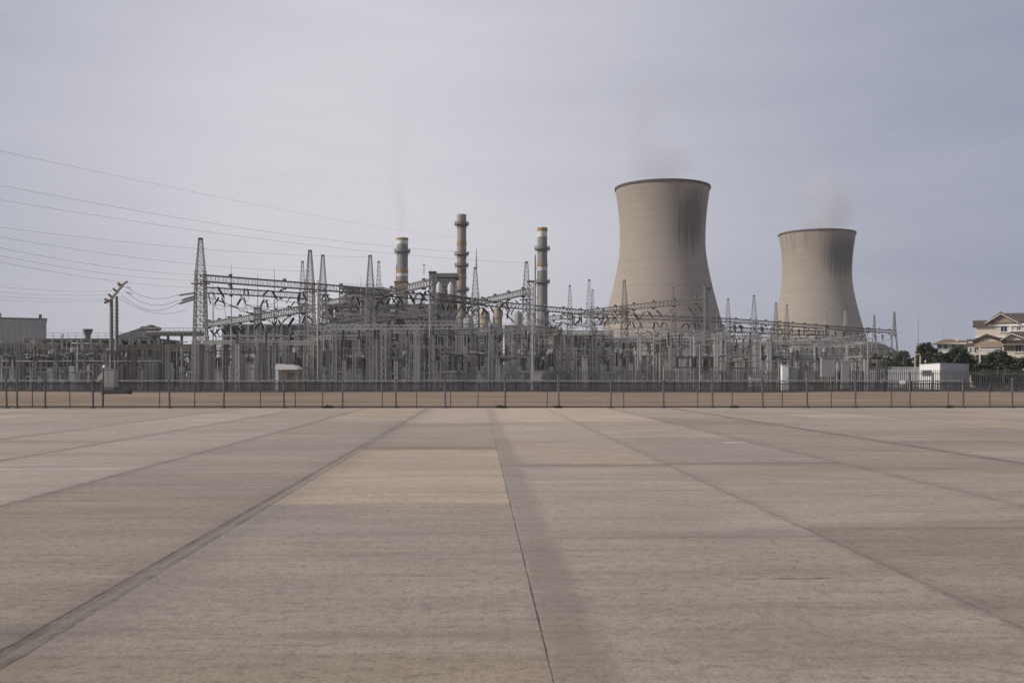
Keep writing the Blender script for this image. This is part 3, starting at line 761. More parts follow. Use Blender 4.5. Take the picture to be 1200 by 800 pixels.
# boiler tower beside the tall chimney
t = empty('boiler_tower', (XP(520, 390), 390, 0), 0, 'boxy grey boiler tower with dark overhanging roof beside the tallest chimney', 'building')
s = 390 / F; z0, z1 = 0, ZP(326, 390)
MB().box((0, 6, z1 / 2), (27 * s, 12, z1)).build('wall', 'clad_pale', t)
MB().box((0, 6, ZP(322.6, 390)), (33 * s, 14, 4.6 * s)).build('roof', 'clad_dark', t)
m = MB(); m.box((-8, 3, ZP(315, 390)), (.25, .25, 12 * s)); m.box((-8, 3, ZP(309.5, 390)), (1.2, .2, .2)); m.build('aerial', 'galv_dark', t)
for dx in (-5, 8.5):
    MB().lathe([(1.0 * s, 24 * s), (3.6 * s, 19 * s), (3.6 * s, 4 * s), (1.2 * s, 0)][::-1], 18, (dx * s, -2.2, ZP(355, 390))).build('silo', 'stack_white', t, True)
m = MB()
for i in range(5): m.box((-12 * s + 6 * s * i, -.1, z1 * .5), (.35, .3, z1)); 
for y in (330, 340, 350, 360, 372): m.box((0, -.12, ZP(y, 390)), (27 * s, .35, .4))
m.build('steel_frame', 'galv_dark', t)
m = MB(); windows(m, -12 * s, 12 * s, -.05, ZP(338, 390), ZP(333, 390), 5, 1.2, 1.2); m.build('window', 'glass', t)
# storage tanks behind the central gantry
for px, top, r_, mt, lab in ((567, 363, 7, 'clad_tan', 'tan round tank with domed top just right of the tallest chimney foot'), (583, 360, 5.5, 'clad_tan', 'tan ribbed tank left of the dark insulator cross'), (607, 364, 5, 'clad_mid', 'grey upright tank below the capped mast between chimneys'), (549, 370, 6, 'clad_mid', 'grey squat tank at the foot of the tallest chimney')):
    Y = 372; s = Y / F; t = empty('storage_tank', (XP(px, Y), Y, 0), 0, lab, 'tank', 'storage tanks behind the central gantry'); z = ZP(top, Y)
    MB().lathe([(r_ * s, 0), (r_ * s, z - 1.6), (r_ * s * .7, z - .5), (r_ * s * .2, z)], 24).build('shell', mt, t, True)
    m = MB()
    for zz in range(4, int(z - 2), 4): m.lathe([(r_ * s + .12, zz), (r_ * s + .12, zz + .3), (r_ * s - .05, zz + .3), (r_ * s - .05, zz)], 24, caps=False)
    m.build('hoop', 'galv_dark', t)
# ochre machine box on the frame below the short chimney
t = empty('ochre_machine_house', (XP(470, 384), 384, 0), 0, 'small ochre machine house at the foot of the short chimney', 'building')
MB().box((0, 0, ZP(331, 384) - 1.4), (4.8, 3, 3)).build('wall', 'stack_orange', t); MB().box((0, 0, ZP(331, 384) + .25), (5.2, 3.4, .3)).build('roof', 'rust', t)
MB().box((0, 0, (ZP(331, 384) - 2.9) / 2), (3.4, 2, ZP(331, 384) - 2.95)).build('plinth', 'clad_mid', t)

# ------------------------------------------------------------------ lattice steelwork
def lattice_col(mb, w0, w1, z0, z1, n, leg=.16, br=.08, x=0, y=0):
    for i in range(n):
        a, b = i / n, (i + 1) / n; za, zb = z0 + (z1 - z0) * a, z0 + (z1 - z0) * b
        wa, wb = (w0 + (w1 - w0) * a) / 2, (w0 + (w1 - w0) * b) / 2
        ca = [(x - wa, y - wa, za), (x + wa, y - wa, za), (x + wa, y + wa, za), (x - wa, y + wa, za)]
        cb = [(x - wb, y - wb, zb), (x + wb, y - wb, zb), (x + wb, y + wb, zb), (x - wb, y + wb, zb)]
        for k in range(4):
            j = (k + 1) % 4
            mb.bar(ca[k], cb[k], leg); mb.bar(ca[k], cb[j], br); mb.bar(ca[j], cb[k], br); mb.bar(cb[k], cb[j], br)
    return mb
HG = 16.2      # gantry girder level
def mast_proto(name, peak, wide):
    t = empty(name)
    m = lattice_col(MB(), 1.75 * wide, 1.05 * wide, .3, HG + .6, 13, .15, .065); m.build('shaft', 'galv', t)
    m = lattice_col(MB(), 1.0 * wide, .42, HG + .62, peak, 6, .085, .042); m.build('peak', 'galv', t)
    MB().box((0, 0, peak + .12), (.52, .52, .26)).build('cap', 'galv_dark', t)
    m = MB()
    for dx in (-.8, .8):
        for dy in (-.8, .8): m.box((dx * wide, dy * wide, .15), (.6, .6, .3))
    m.build('footing', 'concrete', t)
    m = MB(); m.bar((-1.1, -.2, HG - 1.2), (1.1, -.2, HG - 1.2), .16); m.bar((-1.1, .2, HG - 1.2), (1.1, .2, HG - 1.2), .16); m.build('crossarm', 'galv_dark', t)
    m = MB(); z = .6
    for dx in (-.2, .2): m.bar((dx + .3, -.92 * wide, .4), (dx + .3, -.63 * wide, HG), .05)
    while z < HG: m.bar((.1, -(.92 - .29 * z / HG) * wide, z), (.5, -(.92 - .29 * z / HG) * wide, z), .04); z += .45
    m.build('ladder', 'galv_dark', t)
    return t
mast = Proto(mast_proto('lattice_mast', 21.2, 1.0))
MASTS = [
 (235, 280, 'tallest lattice mast standing alone at the left end of the gantries', 1.15),
 (354.5, 307, 'leftmost and shortest mast of the cluster of three lattice masts', .8), (363.3, 294, 'tallest mast of the cluster of three lattice masts', 1.0), (378.3, 299.5, 'lattice mast on the right of the cluster of three', .95),
 (433.8, 300, 'taller of the two lattice masts left of the short chimney', 1.0), (443.8, 307, 'shorter of the two lattice masts left of the short chimney', .8),
 (557, 314, 'dark capped lattice mast with a tall spike right of the tallest chimney', 1.05), (617, 307.5, 'capped lattice mast just left of the white banded chimney', 1.05),
 (667.8, 335, 'thin pale lattice mast right of the white banded chimney', .85), (690.5, 328.5, 'capped lattice mast left of the larger cooling tower', 1.0), (694.5, 340, 'short lattice mast close behind the capped one by the larger tower', .8),
 (731.8, 329, 'dark lattice mast against the sunlit foot of the larger cooling tower', 1.0), (789, 337.5, 'slim lattice mast against the shaded foot of the larger cooling tower', .8),
 (853.2, 350.5, 'first lattice mast in the gap right of the larger cooling tower', .95), (883.6, 346.5, 'tallest lattice mast in the gap between the cooling towers', 1.05), (909.3, 355, 'pale lattice mast touching the left edge of the smaller cooling tower', .9),
 (922, 357, 'dark lattice mast on the sunlit side of the smaller cooling tower', .9), (967.5, 366, 'thin lattice mast on the middle of the smaller cooling tower', .75), (990.5, 363.5, 'pale slender lattice mast on the shaded side of the smaller cooling tower', .75),
]
for px, top, lab, wd_ in MASTS:
    Y = 19.6 * F / (HZ - top)
    mast.put((XP(px, Y), Y, 0), rnd.uniform(-.15, .15), lab, 'lattice masts of the switchyard', (wd_, wd_, 1))
# lower A-shaped masts on the right: two splayed legs each way below the girder
def aframe_proto():
    t = empty('splayed_mast')
    for s_ in (-1, 1):
        m = MB()
        for dy in (-1, 1): m.bar((s_ * 2.1, dy * .3, 0), (s_ * .45, dy * .3, 14.5), .17)
        for i in range(10):
            f0, f1 = i / 10, (i + 1) / 10
            m.bar((s_ * (2.1 - 1.65 * f0), -.3, 14.5 * f0), (s_ * (2.1 - 1.65 * f1), .3, 14.5 * f1), .08)
            m.bar((s_ * (2.1 - 1.65 * f0), .3, 14.5 * f0), (s_ * (2.1 - 1.65 * f1), -.3, 14.5 * f1), .08)
        m.build('leg', 'galv_pale', t)
    m = lattice_col(MB(), .95, .3, 14.5, 21.2, 8, .12, .06); m.build('peak', 'galv', t)
    m = MB(); m.box((0, 0, 14.4), (1.3, .9, .25)); m.box((0, 0, 8), (2.1, .2, .15)); m.build('tie', 'galv', t)
    return t
am = Proto(aframe_proto())
for px, top, lab in ((1024.3, 368, 'splay-legged mast just right of the smaller cooling tower'), (1048, 365, 'taller splay-legged mast at the right end of the gantries')):
    Y = 19.6 * F / (HZ - top); am.put((XP(px, Y), Y, 0), .1, lab, 'splay-legged masts by the smaller cooling tower')
# slim lightning poles
def pole_proto():
    t = empty('lightning_pole')
    MB().lathe([(.17, 0), (.14, 8), (.10, 15), (.06, 20.6)], 8).build('pole', 'galv', t)
    MB().lathe([(.03, 20.6), (.03, 21.8), (.005, 22)], 6).build('rod', 'galv_dark', t)
    m = MB(); m.box((0, 0, .1), (.6, .6, .2)); m.build('footing', 'concrete', t)
    m = MB(); m.bar((-.9, 0, 12.5), (.9, 0, 12.5), .1); m.build('bracket', 'galv_dark', t)
    return t
lp = Proto(pole_proto())
for px, top, lab in ((271, 308, 'first slim lightning pole right of the tallest lattice mast'), (302, 320, 'short lightning pole in the middle of the left gantry'), (321.5, 314, 'slim lightning pole left of the three-mast cluster'), (249.5, 327, 'low lightning pole beside the tallest lattice mast'),
                     (423, 323, 'thin pole just left of the twin masts by the short chimney'), (600, 345, 'thin pole left of the capped mast between chimneys'), (505, 312, 'thin pole at the end of the girder rising to the boiler tower'), (1076, 367, 'tall thin pole between the white building and the splayed masts'),
                     (1106, 379, 'thin pole above the tan roofed house'), (810, 354, 'thin pole before the dark flank of the larger cooling tower'), (752, 352, 'thin pole before the bright flank of the larger cooling tower'), (840, 366, 'thin pole at the right foot of the larger cooling tower')):
    Y = 20.3 * F / (HZ - top); lp.put((XP(px, Y), Y, 0), 0, lab, 'slim lightning poles')
t = empty('mast_spike', W(558.2, 314, 176), 0, 'needle-like spike on top of the capped mast by the tallest chimney', 'spike')
MB().lathe([(.16, .2), (.12, 1.6), (.05, 3.3), (.01, 3.5)], 6).build('needle', 'galv', t); m = MB()
for z in (.6, 1.2, 1.8): m.bar((-.25, 0, z), (.25, 0, z), .06)
m.build('rung', 'galv_dark', t)

# girders: box trusses between given ends
def girder(p, q, label, dep=.92, wid=.85, mat='galv_dark'):
    p, q = Vector(p), Vector(q); d = q - p; L_ = d.length; rz = math.atan2(d.y, d.x)
    t = empty('lattice_girder', p, rz, label, 'girder', 'lattice girders of the switchyard'); t.rotation_euler = (0, -math.asin(d.z / L_), rz)
    n = max(4, int(L_ / 1.15)); m = MB(); mt = MB()
    for sy in (-1, 1):
        for sz in (0, 1): m.bar((0, sy * wid / 2, -sz * dep), (L_, sy * wid / 2, -sz * dep), .13)
    m.build('chord', mat, t)
    for i in range(n):
        a, b = L_ * i / n, L_ * (i + 1) / n
        for sy in (-1, 1):
            y = sy * wid / 2
            mt.bar((a, y, 0), (b, y, -dep) if i % 2 else (b, y, -dep), .045); mt.bar((b, y, 0), (b, y, -dep), .05)
        for z in (-dep,): mt.bar((a, -wid / 2, z), (b, wid / 2, z), .045)
    mt.build('bracing', 'girder_dark', t)
    m = MB(); k = max(1, int(L_ / 6))
    for i in range(k):
        x = L_ * (i + .5) / k; m.box((x, 0, .22), (.35, .5, .4)); m.box((x, 0, -dep - .2), (.3, .6, .3))
    m.build('bracket', 'girder_dark', t)
    return t
def gp(px, py, z=HG):
    Y = (z - HC) * F / (HZ - py); return W(px, py, Y)
GIRD = [
 ((236, 322), (363, 332), 'upper long girder from the tallest lattice mast to the three-mast cluster'), ((363, 332), (434, 338), 'girder between the three-mast cluster and the twin masts'),
 ((240, 336.5), (357, 343.5), 'lower second girder from the tallest mast towards the cluster'), ((240, 378), (302, 368), 'low girder rising from the tallest mast towards the slatted hall'), ((302, 368), (364, 357), 'low girder rising above the slatted hall towards the cluster'),
 ((378, 353), (434, 344), 'girder rising from the cluster towards the twin masts'), ((434, 344), (507, 327), 'girder climbing to the boiler tower before the short chimney'), ((352, 384), (430, 371), 'sagging low girder in front of the open-frame boiler house'), ((430, 371), (505, 362), 'low girder below the boiler tower'),
 ((434, 338.5), (557, 351), 'girder falling from the twin masts to the spiked mast'), ((545, 355), (622, 337.5), 'girder climbing from the spiked mast to the white banded chimney'), ((507, 343), (557, 350), 'short girder crossing the foot of the tallest chimney'),
 ((557, 351), (690, 364), 'long girder from the spiked mast to the larger cooling tower'), ((640, 371), (740, 361), 'girder rising in front of the gap left of the larger tower'), ((690, 363), (731.8, 358), 'short girder reaching the dark mast at the larger tower'), ((731.8, 358), (829, 347.5), 'girder climbing across the larger cooling tower'),
 ((690, 367), (853, 373), 'level girder crossing the foot of the larger cooling tower'), ((853, 373), (922, 378), 'girder across the gap between the cooling towers'), ((922, 378), (1022, 385.5), 'girder across the foot of the smaller cooling tower'), ((853, 383), (925, 387), 'lower girder in the gap between the cooling towers'),
 ((925, 387), (968, 388), 'lower girder before the sunlit foot of the smaller tower'), ((780, 405), (880, 400), 'low rear girder near the larger tower right foot'), ((880, 400), (985, 394), 'low rear girder near the smaller tower foot'), ((1012, 384.5), (1048, 387), 'short girder joining the two splay-legged masts'),
]
GO = []
for a, b, lab in GIRD:
    low = any(w in lab for w in ('low girder', 'low rear', 'sagging', 'lower girder'))
    z = HG if not low else 12.2
    P, Q = gp(*a, z), gp(*b, z); GO.append((P, Q, girder(P, Q, lab, mat='girder_dark')))
# end columns that carry girders without a mast
def column_proto():
    t = empty('gantry_column'); lattice_col(MB(), .95, .95, .2, HG + .9, 15, .14, .075).build('shaft', 'galv', t)
    MB().box((0, 0, .1), (1.5, 1.5, .2)).build('footing', 'concrete', t); m = MB(); m.box((0, 0, HG + 1.0), (1.2, 1.2, .2)); m.build('cap', 'galv_dark', t)
    return t
gc = Proto(column_proto())
for px, py, lab, sz in ((507, 327, 'tall gantry column left of the boiler tower silos', 1), (622, 337, 'gantry column at the left foot of the white banded chimney', 1), (829, 347, 'tall gantry column before the shaded flank of the larger cooling tower', 1.03), (302, 368, 'gantry column in front of the slatted hall', .77), (430, 371, 'low gantry column in front of the boiler house', .77),
                    (640, 371, 'gantry column right of the white banded chimney foot', 1), (968, 388, 'low gantry column before the smaller cooling tower', .77), (880, 400, 'low rear gantry column in the gap between cooling towers', .77)):
    z = HG if sz >= 1 else 12.2
    p = gp(px, py, z); gc.put((p.x, p.y, 0), rnd.uniform(-.2, .2), lab, 'gantry columns without peaks', (1, 1, sz))

# ------------------------------------------------------------------ insulator strings and conductors
def string_proto(mat, name='insulator_string', L_=2.3, r=.215):
    t = empty(name); prof = [(.03, 0)]; z = .25
    while z < L_ - .25:
        prof += [(.06, z), (r, z + .05), (r * .9, z + .08), (.06, z + .1)]; z += .146
    prof.append((.03, L_)); MB().lathe(prof, 8).build('discs', mat, t, True)
    m = MB(); m.box((0, 0, L_), (.3, .12, .16)); m.bar((0, 0, 0), (0, 0, .28), .07); m.build('clamp', 'galv_dark', t)
    return t
st_d = Proto(string_proto('insul'))
STR_G = 'dark insulator strings hung from the girders'
NSTR = [0]
def hang(p, d, label=None, proto=None, group=None, sc=1.0):
    """a string from p along unit direction d; returns its far end"""
    proto = proto or st_d
    d = Vector(d).normalized(); o = proto.put(p, 0, label or f'dark ribbed insulator string under a girder, {where(p.x, p.y)}', group or STR_G, sc)
    o['category'] = 'insulator'
    o.rotation_mode = 'QUATERNION'; o.rotation_quaternion = d.to_track_quat('Z', 'Y'); NSTR[0] += 1
    return Vector(p) + d * 2.35 * sc
def sag(a, b, s, n=14):
    a, b = Vector(a), Vector(b)
    return [a.lerp(b, i / n) - Vector((0, 0, 4 * s * (i / n) * (1 - i / n))) for i in range(n + 1)]
def cable(name, pts, r, label, group, cat='cable', mat='cable'):
    c = pts[0].copy(); m = MB().path([p - c for p in pts], r, 5); o = m.build(name, mat); o.location = c
    return tag(o, label, cat, group)
ends = []
rg = random.Random(12)
for gi, (P, Q, t) in enumerate(GO):
    L_ = (Q - P).length; n = max(2, int(L_ / 4.0)); low = P.z < 14
    for i in range(n):
        f_ = (i + .5) / n + rg.uniform(-.04, .04); p = P.lerp(Q, f_) - Vector((0, 0, 1.4)); s_ = rg.choice((-1, 1))
        al = (Q - P).normalized(); pr = Vector((-al.y, al.x, 0)); pair = []
        for q in ((s_,) if rg.random() < .35 else (1, -1)):
            dv = pr * (.35 * q * rg.uniform(.5, 1.4)) + al * (.75 * q * rg.uniform(.5, 1.3)) + Vector((0, 0, -rg.uniform(.55, 1.15)))
            e = hang(p + al * .2 * q, dv, sc=rg.uniform(.45, 1.0)); pair.append(e)
        ends.append((gi, pair))
        if len(pair) == 2:   # the slack loop under the girder
            cable('jumper_cable', sag(pair[0], pair[1], rg.uniform(.5, 1.2), 10), .035, f'slack jumper cable looping below a girder, {where(p.x, p.y)}', 'slack jumper cables')
# droppers from string ends down to the apparatus, and spans to the next girder
for gi, pair in ends:
    e = rg.choice(pair)
    if rg.random() < .75:
        q = Vector((e.x + rg.uniform(-1.5, 1.5), e.y + rg.uniform(-3, 3), rg.uniform(5.4, 8.5)))
        cable('dropper_cable', [e, e.lerp(q, .5) + Vector((rg.uniform(-.8, .8), 0, 0)), q], .035, f'thin dropper cable hanging to the apparatus, {where(e.x, e.y)}', 'thin dropper cables')
    if rg.random() < .6:
        o_ = [w for g2, w in ends if g2 != gi]; c = min(o_, key=lambda w: abs((w[0] - e).length - 22))[0]
        if (c - e).length < 60: cable('span_conductor', sag(e, c, rg.uniform(.5, 1.5), 14), .04, f'slightly sagging conductor between two girders, {where(e.x, e.y)}', 'conductors between girders')
# the strings that stand out in the photograph
for a, b, Y in (((244, 343), (247, 357), 146), ((249, 341), (253, 351), 146), ((281, 345), (287, 353), 150), ((306, 356), (315, 351), 152), ((335, 356), (341, 347), 155), ((351, 345), (348, 355), 156), ((310, 372), (318, 378), 170), ((333, 376), (339, 369), 170),
                ((590, 357), (596, 367), 168), ((605, 358), (598, 369), 168), ((592, 367), (603, 378), 168), ((540, 357), (551, 372), 170), ((541, 357), (533, 372), 170), ((506, 362), (516, 374), 160), ((517, 374), (506, 361), 163),
                ((716, 366), (725, 378), 200), ((726, 367), (716, 377), 203), ((742, 367), (749, 376), 200), ((761, 365), (766, 374), 205), ((811, 377), (806, 386), 195), ((812, 377), (816, 385), 196), ((757, 387), (766, 393), 190), ((766, 387), (776, 393), 191),
                ((862, 376), (857, 385), 238), ((864, 378), (872, 384), 238), ((894, 378), (890, 386), 242), ((895, 379), (900, 386), 242), ((933, 390), (938, 395), 255), ((944, 388), (949, 393), 255)):
    p, q = W(*a, Y), W(*b, Y); hang(p, q - p, f'thick dark insulator set in a V, {where(p.x, p.y)}', sc=(q - p).length / 2.35, group=STR_G)
# conductor with three clamps before the tallest mast
pts = [W(228, 344, 140), W(253, 351, 146), W(268, 357, 148), W(287, 365, 150), W(305, 371, 152)]
cable('span_conductor', pts, .05, 'conductor with lumpy clamps slanting down from the tallest lattice mast', 'conductors between girders')
for p in pts[1:4]: hang(p, (1, 0, -.35), 'short dark clamp insulator on the slanting conductor by the tallest mast', sc=.6, group='clamps on the slanting conductor')

# ------------------------------------------------------------------ overhead lines coming in from the left
LINES = [
 ((-60, 164, 95), (536, 277, 420), 1.5, 'highest overhead line sloping from the top left to the tallest chimney'),
 ((-60, 205, 95), (557, 296, 176), 1.3, 'second highest overhead line ending at the spiked mast'),
 ((-60, 224, 100), (616, 308, 168), 1.2, 'third overhead line running to the mast by the white banded chimney'),
 ((-60, 258, 105), (433, 301, 160), .9, 'faint overhead line ending at the twin masts'),
 ((-60, 267, 100), (363, 318, 152), .9, 'dark overhead line ending at the cluster of three masts'),
 ((-60, 277, 90), (234, 322, 140), .7, 'overhead line ending at the tallest mast at girder height'),
 ((-60, 287, 90), (234, 329, 140), .7, 'overhead line ending on the tallest mast just under its girder'),
 ((-60, 294, 90), (234, 337, 140), .7, 'lowest of the overhead lines ending on the tallest mast'),
]
for a, b, s_, lab in LINES: cable('overhead_line', sag(W(*a), W(*b), s_, 40), .013, lab, 'overhead lines from the left')
for (ya, pb, s_, lab) in ((328, (131, 341), .5, 'topmost faint line reaching the twin steel poles'), (335, (131, 345), .5, 'second faint line reaching the twin steel poles'), (341, (129, 350), .4, 'third faint line reaching the twin steel poles'), (347, (128, 352), .4, 'lowest faint line reaching the twin steel poles')):
    cable('feeder_line', sag(W(-60, ya, 125), W(*pb, 135), s_, 24), .011, lab, 'feeder lines to the twin poles')
for (pa, pb, s_, lab) in (((146, 335), (209, 345), 1.1, 'highest slack line from the twin poles to the tallest mast'), ((146, 341), (209, 351), 1.3, 'second slack line from the twin poles to the tallest mast'), ((143, 346), (209, 355), 1.5, 'third slack line from the twin poles to the tallest mast'), ((140, 349), (218, 363), 1.2, 'lowest slack line from the twin poles to the tallest mast')):
    cable('feeder_line', sag(W(*pa, 135), W(*pb, 138), s_, 24), .024, lab, 'feeder lines to the twin poles')
for a, b in (((229, 343), (209, 346)), ((229, 347), (212, 352)), ((229, 350), (209, 356))):
    p, q = W(*a, 139), W(*b, 138); hang(p, q - p, 'dark insulator string pulling left from the tallest lattice mast', sc=(q - p).length / 2.35, group='strings on the left of the tallest mast')
for a, b in (((148, 335.5), (154, 338)), ((148, 342), (156, 345))):
    p, q = W(*a, 135), W(*b, 135.3); hang(p, q - p, 'short dark insulator string right of the twin steel poles', sc=(q - p).length / 2.35, group='strings beside the twin poles')

rl = random.Random(31)
for i in range(64):
    pa = rl.uniform(680, 950); Y = rl.uniform(150, 245); py = rl.uniform(384, 408) + (6 if pa > 850 else 0)
    a = W(pa, py, Y); b = a + Vector((rl.uniform(9, 20), rl.uniform(-7, 7), rl.uniform(-.5, .5))); sg_ = rl.uniform(.3, .9); cp = sag(a, b, sg_, 12)
    cable('strain_conductor', cp, .045, f'thin conductor strung above the rear apparatus, {where(a.x, a.y)}', 'conductors strung above the rear apparatus', mat='galv')
    if i % 3 == 0 and NSTR[0] < 298: hang(a, (b - a) + Vector((0, 0, -1)), f'dark insulator at the end of a strung conductor, {where(a.x, a.y)}', sc=.6)
    if i % 2 == 0:
        q = cp[rl.randrange(3, 9)]; e = Vector((q.x + rl.uniform(-.6, .6), q.y, max(4.5, q.z - rl.uniform(2, 4.5))))
        cable('dropper_cable', [q, q.lerp(e, .5) + Vector((rl.uniform(-.5, .5), 0, 0)), e], .035, f'thin dropper below a strung conductor, {where(q.x, q.y)}', 'thin dropper cables')

# twin poles with the slanting head of tan insulators
def steel_pole(px, top, Y, lab):
    t = empty('steel_pole', (XP(px, Y), Y, 0), 0, lab, 'pole', 'twin steel poles'); z = ZP(top, Y)
    MB().lathe([(.30, 0), (.26, z * .5), (.21, z)], 12).build('shaft', 'galv_dark', t, True)
    MB().lathe([(.42, 0), (.42, .06), (.31, .06), (.31, .3)], 12).build('base_flange', 'galv_dark', t)
    m = MB(); z_ = 3
    while z_ < z - .5: m.bar((-.42, 0, z_), (.42, 0, z_), .035); z_ += .5
    m.build('step_bolt', 'galv', t); return t
steel_pole(130.6, 351, 134.5, 'nearer dark steel pole of the pair carrying the slanting insulator head'); steel_pole(136.6, 347, 136, 'farther taller dark steel pole of the pair under the insulator head')
t = empty('tan_insulator_crossarm', W(136, 344, 135.2), 0, 'slanting crossarm head with tan insulators on top of the twin steel poles', 'crossarm')
a, b = W(128, 353, 134.2) - t.location, W(144.5, 333, 137) - t.location
MB().bar(a, b, .22).build('crossarm', 'galv_dark', t)
for i in range(6):
    p = a.lerp(b, (i + .3) / 6); sd = -1 if i % 2 else 1
    prof = [(.05, 0)] + [x for k in range(5) for x in ((.07, .08 + k * .13), (.2, .13 + k * .13), (.07, .19 + k * .13))] + [(.05, .8)]
    MB().lathe(prof, 8, p, (sd * .75, 0, .65)).build('insulator', 'insul_tan', t, True)
for q in (a, b):
    prof = [(.05, 0)] + [x for k in range(5) for x in ((.07, .08 + k * .13), (.2, .13 + k * .13), (.07, .19 + k * .13))] + [(.05, .8)]
    MB().lathe(prof, 8, q, (-.7 if q is a else .6, 0, .4)).build('insulator', 'insul_tan', t, True)
    MB().lathe(prof, 8, q, (-.9, 0, -.25)).build('insulator', 'insul_tan', t, True)

# ------------------------------------------------------------------ switchyard apparatus, row after row
def ribbed(mb, c, z0, h_, r=.16, n=8, pitch=.16):
    prof = [(r * .6, 0)]; z = .05
    while z < h_ - .1: prof += [(r * .55, z), (r, z + pitch * .45), (r * .55, z + pitch * .8)]; z += pitch
    prof.append((r * .6, h_)); return mb.lathe(prof, n, (c[0], c[1], z0))
def bus_support(ins, h0):
    t = empty('bus_support'); t['category'] = 'bus support'
    lattice_col(MB(), .42, .36, .15, h0, 6, .09, .045).build('post', 'galv', t)
    ribbed(MB(), (0, 0), h0 + .06, 1.6).build('insulator', ins, t, True)
    m = MB(); m.box((0, 0, h0 + .03), (.55, .55, .06)); m.box((0, 0, h0 + 1.72), (.3, .3, .14)); m.build('clamp', 'galv_dark', t)
    MB().box((0, 0, .08), (.8, .8, .16)).build('footing', 'concrete', t); return t
def disconnector(ins, hz):
    t = empty('disconnect_switch'); t['category'] = 'disconnect switch'
    for sx in (-1, 1):
        m = lattice_col(MB(), .4, .4, .1, hz, 5, .09, .045, sx * 2.3, 0); m.build('post', 'galv', t)
    m = MB()
    for dy in (-.55, .55): m.box((0, dy, hz + .12), (5.8, .16, .2))
    for dx in (-2.3, 0, 2.3): m.box((dx, 0, hz + .12), (.16, 1.3, .15))
    m.build('frame', 'galv_dark', t)
    for dx in (-2.3, 0, 2.3):
        m = MB(); ribbed(m, (dx, -.55), hz + .22, 1.35); ribbed(m, (dx, .55), hz + .22, 1.35); m.build('insulator', ins, t, True)
        m = MB(); m.bar((dx, -.8, hz + 1.66), (dx, .8, hz + 1.66), .1); m.box((dx, -.55, hz + 1.66), (.2, .3, .22)); m.bar((dx, .55, hz + 1.6), (dx + .1, .1, hz + 2.6), .06); m.build('blade', 'alu', t)
    MB().box((1.9, -.35, 1.2), (.5, .4, .7)).build('drive_box', 'cabinet', t); return t
def breaker(ins):
    t = empty('circuit_breaker'); t['category'] = 'circuit breaker'
    m = MB()
    for dx in (-1.8, 1.8):
        for dy in (-.35, .35): m.bar((dx, dy, 0), (dx * .9, dy * .7, 2.5), .14)
    m.box((0, 0, 2.6), (4.4, .8, .22)); m.build('frame', 'galv', t)
    for dx in (-1.7, 0, 1.7):
        ribbed(MB(), (dx, 0), 2.72, 2.0, .2).build('insulator', ins, t, True)
        m = MB(); m.lathe([(.12, -1.1), (.2, -1.0), (.2, -.2), (.14, -.1), (.14, .1), (.2, .2), (.2, 1.0), (.12, 1.1)], 8, (dx, 0, 4.95), (0, 1, .12)); m.build('interrupter', 'insul_grey', t, True)
    m = MB(); m.box((0, -.5, 1.5), (1.2, .6, 1.5)); m.build('control_box', 'cabinet', t); return t
def meas(ins):
    t = empty('instrument_transformer'); t['category'] = 'transformer'
    lattice_col(MB(), .5, .5, .1, 2.5, 4, .09, .045).build('post', 'galv', t); MB().box((0, 0, 2.9), (.7, .7, .75)).build('tank', 'cabinet', t)
    ribbed(MB(), (0, 0), 3.28, 1.7, .2).build('insulator', ins, t, True)
    MB().lathe([(.2, 0), (.34, .12), (.34, .55), (.15, .72)], 10, (0, 0, 4.98)).build('head', 'alu', t, True); return t
def portal(hh, ww, mt):
    t = empty('portal_frame'); t['category'] = 'portal frame'
    for sx in (-1, 1): lattice_col(MB(), .62, .5, .1, hh, 10, .11, .055, sx * ww / 2, 0).build('column', mt, t)
    m = MB()
    for z in (hh - .1, hh - .75):
        for y in (-.25, .25): m.bar((-ww / 2 - .6, y, z), (ww / 2 + .6, y, z), .1)
    n = int(ww / .8)
    for i in range(n):
        a, b = -ww / 2 + ww * i / n, -ww / 2 + ww * (i + 1) / n
        for y in (-.25, .25): m.bar((a, y, hh - .1), (b, y, hh - .75), .055); m.bar((a, y, hh - .75), (b, y, hh - .1), .055)
    m.build('crossbeam', mt, t)
    for dx in (-ww * .32, 0, ww * .32): 
        q = MB(); ribbed(q, (dx, 0), hh - 2.2, 1.4, .15); q.bar((dx, 0, hh - .8), (dx, 0, hh - .72), .1); q.build('insulator', 'insul', t, True)
    return t
def slim(hh, mt):
    t = empty('yard_pole'); t['category'] = 'pole'
    MB().lathe([(.13, 0), (.11, hh * .6), (.08, hh)], 8).build('pole', mt, t)
    m = MB(); m.bar((-.5, 0, hh - .3), (.5, 0, hh - .3), .1); m.box((-.55, -.1, hh - .28), (.35, .3, .14)); m.box((.55, -.1, hh - .28), (.35, .3, .14)); m.build('floodlight', 'galv_dark', t)
    MB().box((0, 0, .1), (.5, .5, .2)).build('footing', 'concrete', t); return t
PB = [Proto(bus_support('insul_grey', 4.1)), Proto(bus_support('insul', 4.1)), Proto(bus_support('insul', 6.3)), Proto(bus_support('insul_grey', 6.3))]
BD = ['low bus support with grey insulator', 'low bus support with dark insulator', 'tall bus support with dark insulator', 'tall bus support with grey insulator']
PD = [Proto(disconnector('insul', 3.0)), Proto(disconnector('insul_grey', 4.4))]
DD = ['low disconnect switch with dark insulators', 'raised disconnect switch with grey insulators']
PC = [Proto(breaker('insul')), Proto(breaker('insul_grey'))]
CD = ['three-column circuit breaker with dark insulators', 'three-column circuit breaker with grey insulators']
PI = [Proto(meas('insul')), Proto(meas('insul_grey'))]
ID = ['post-mounted instrument transformer, dark insulator', 'post-mounted instrument transformer, grey insulator']
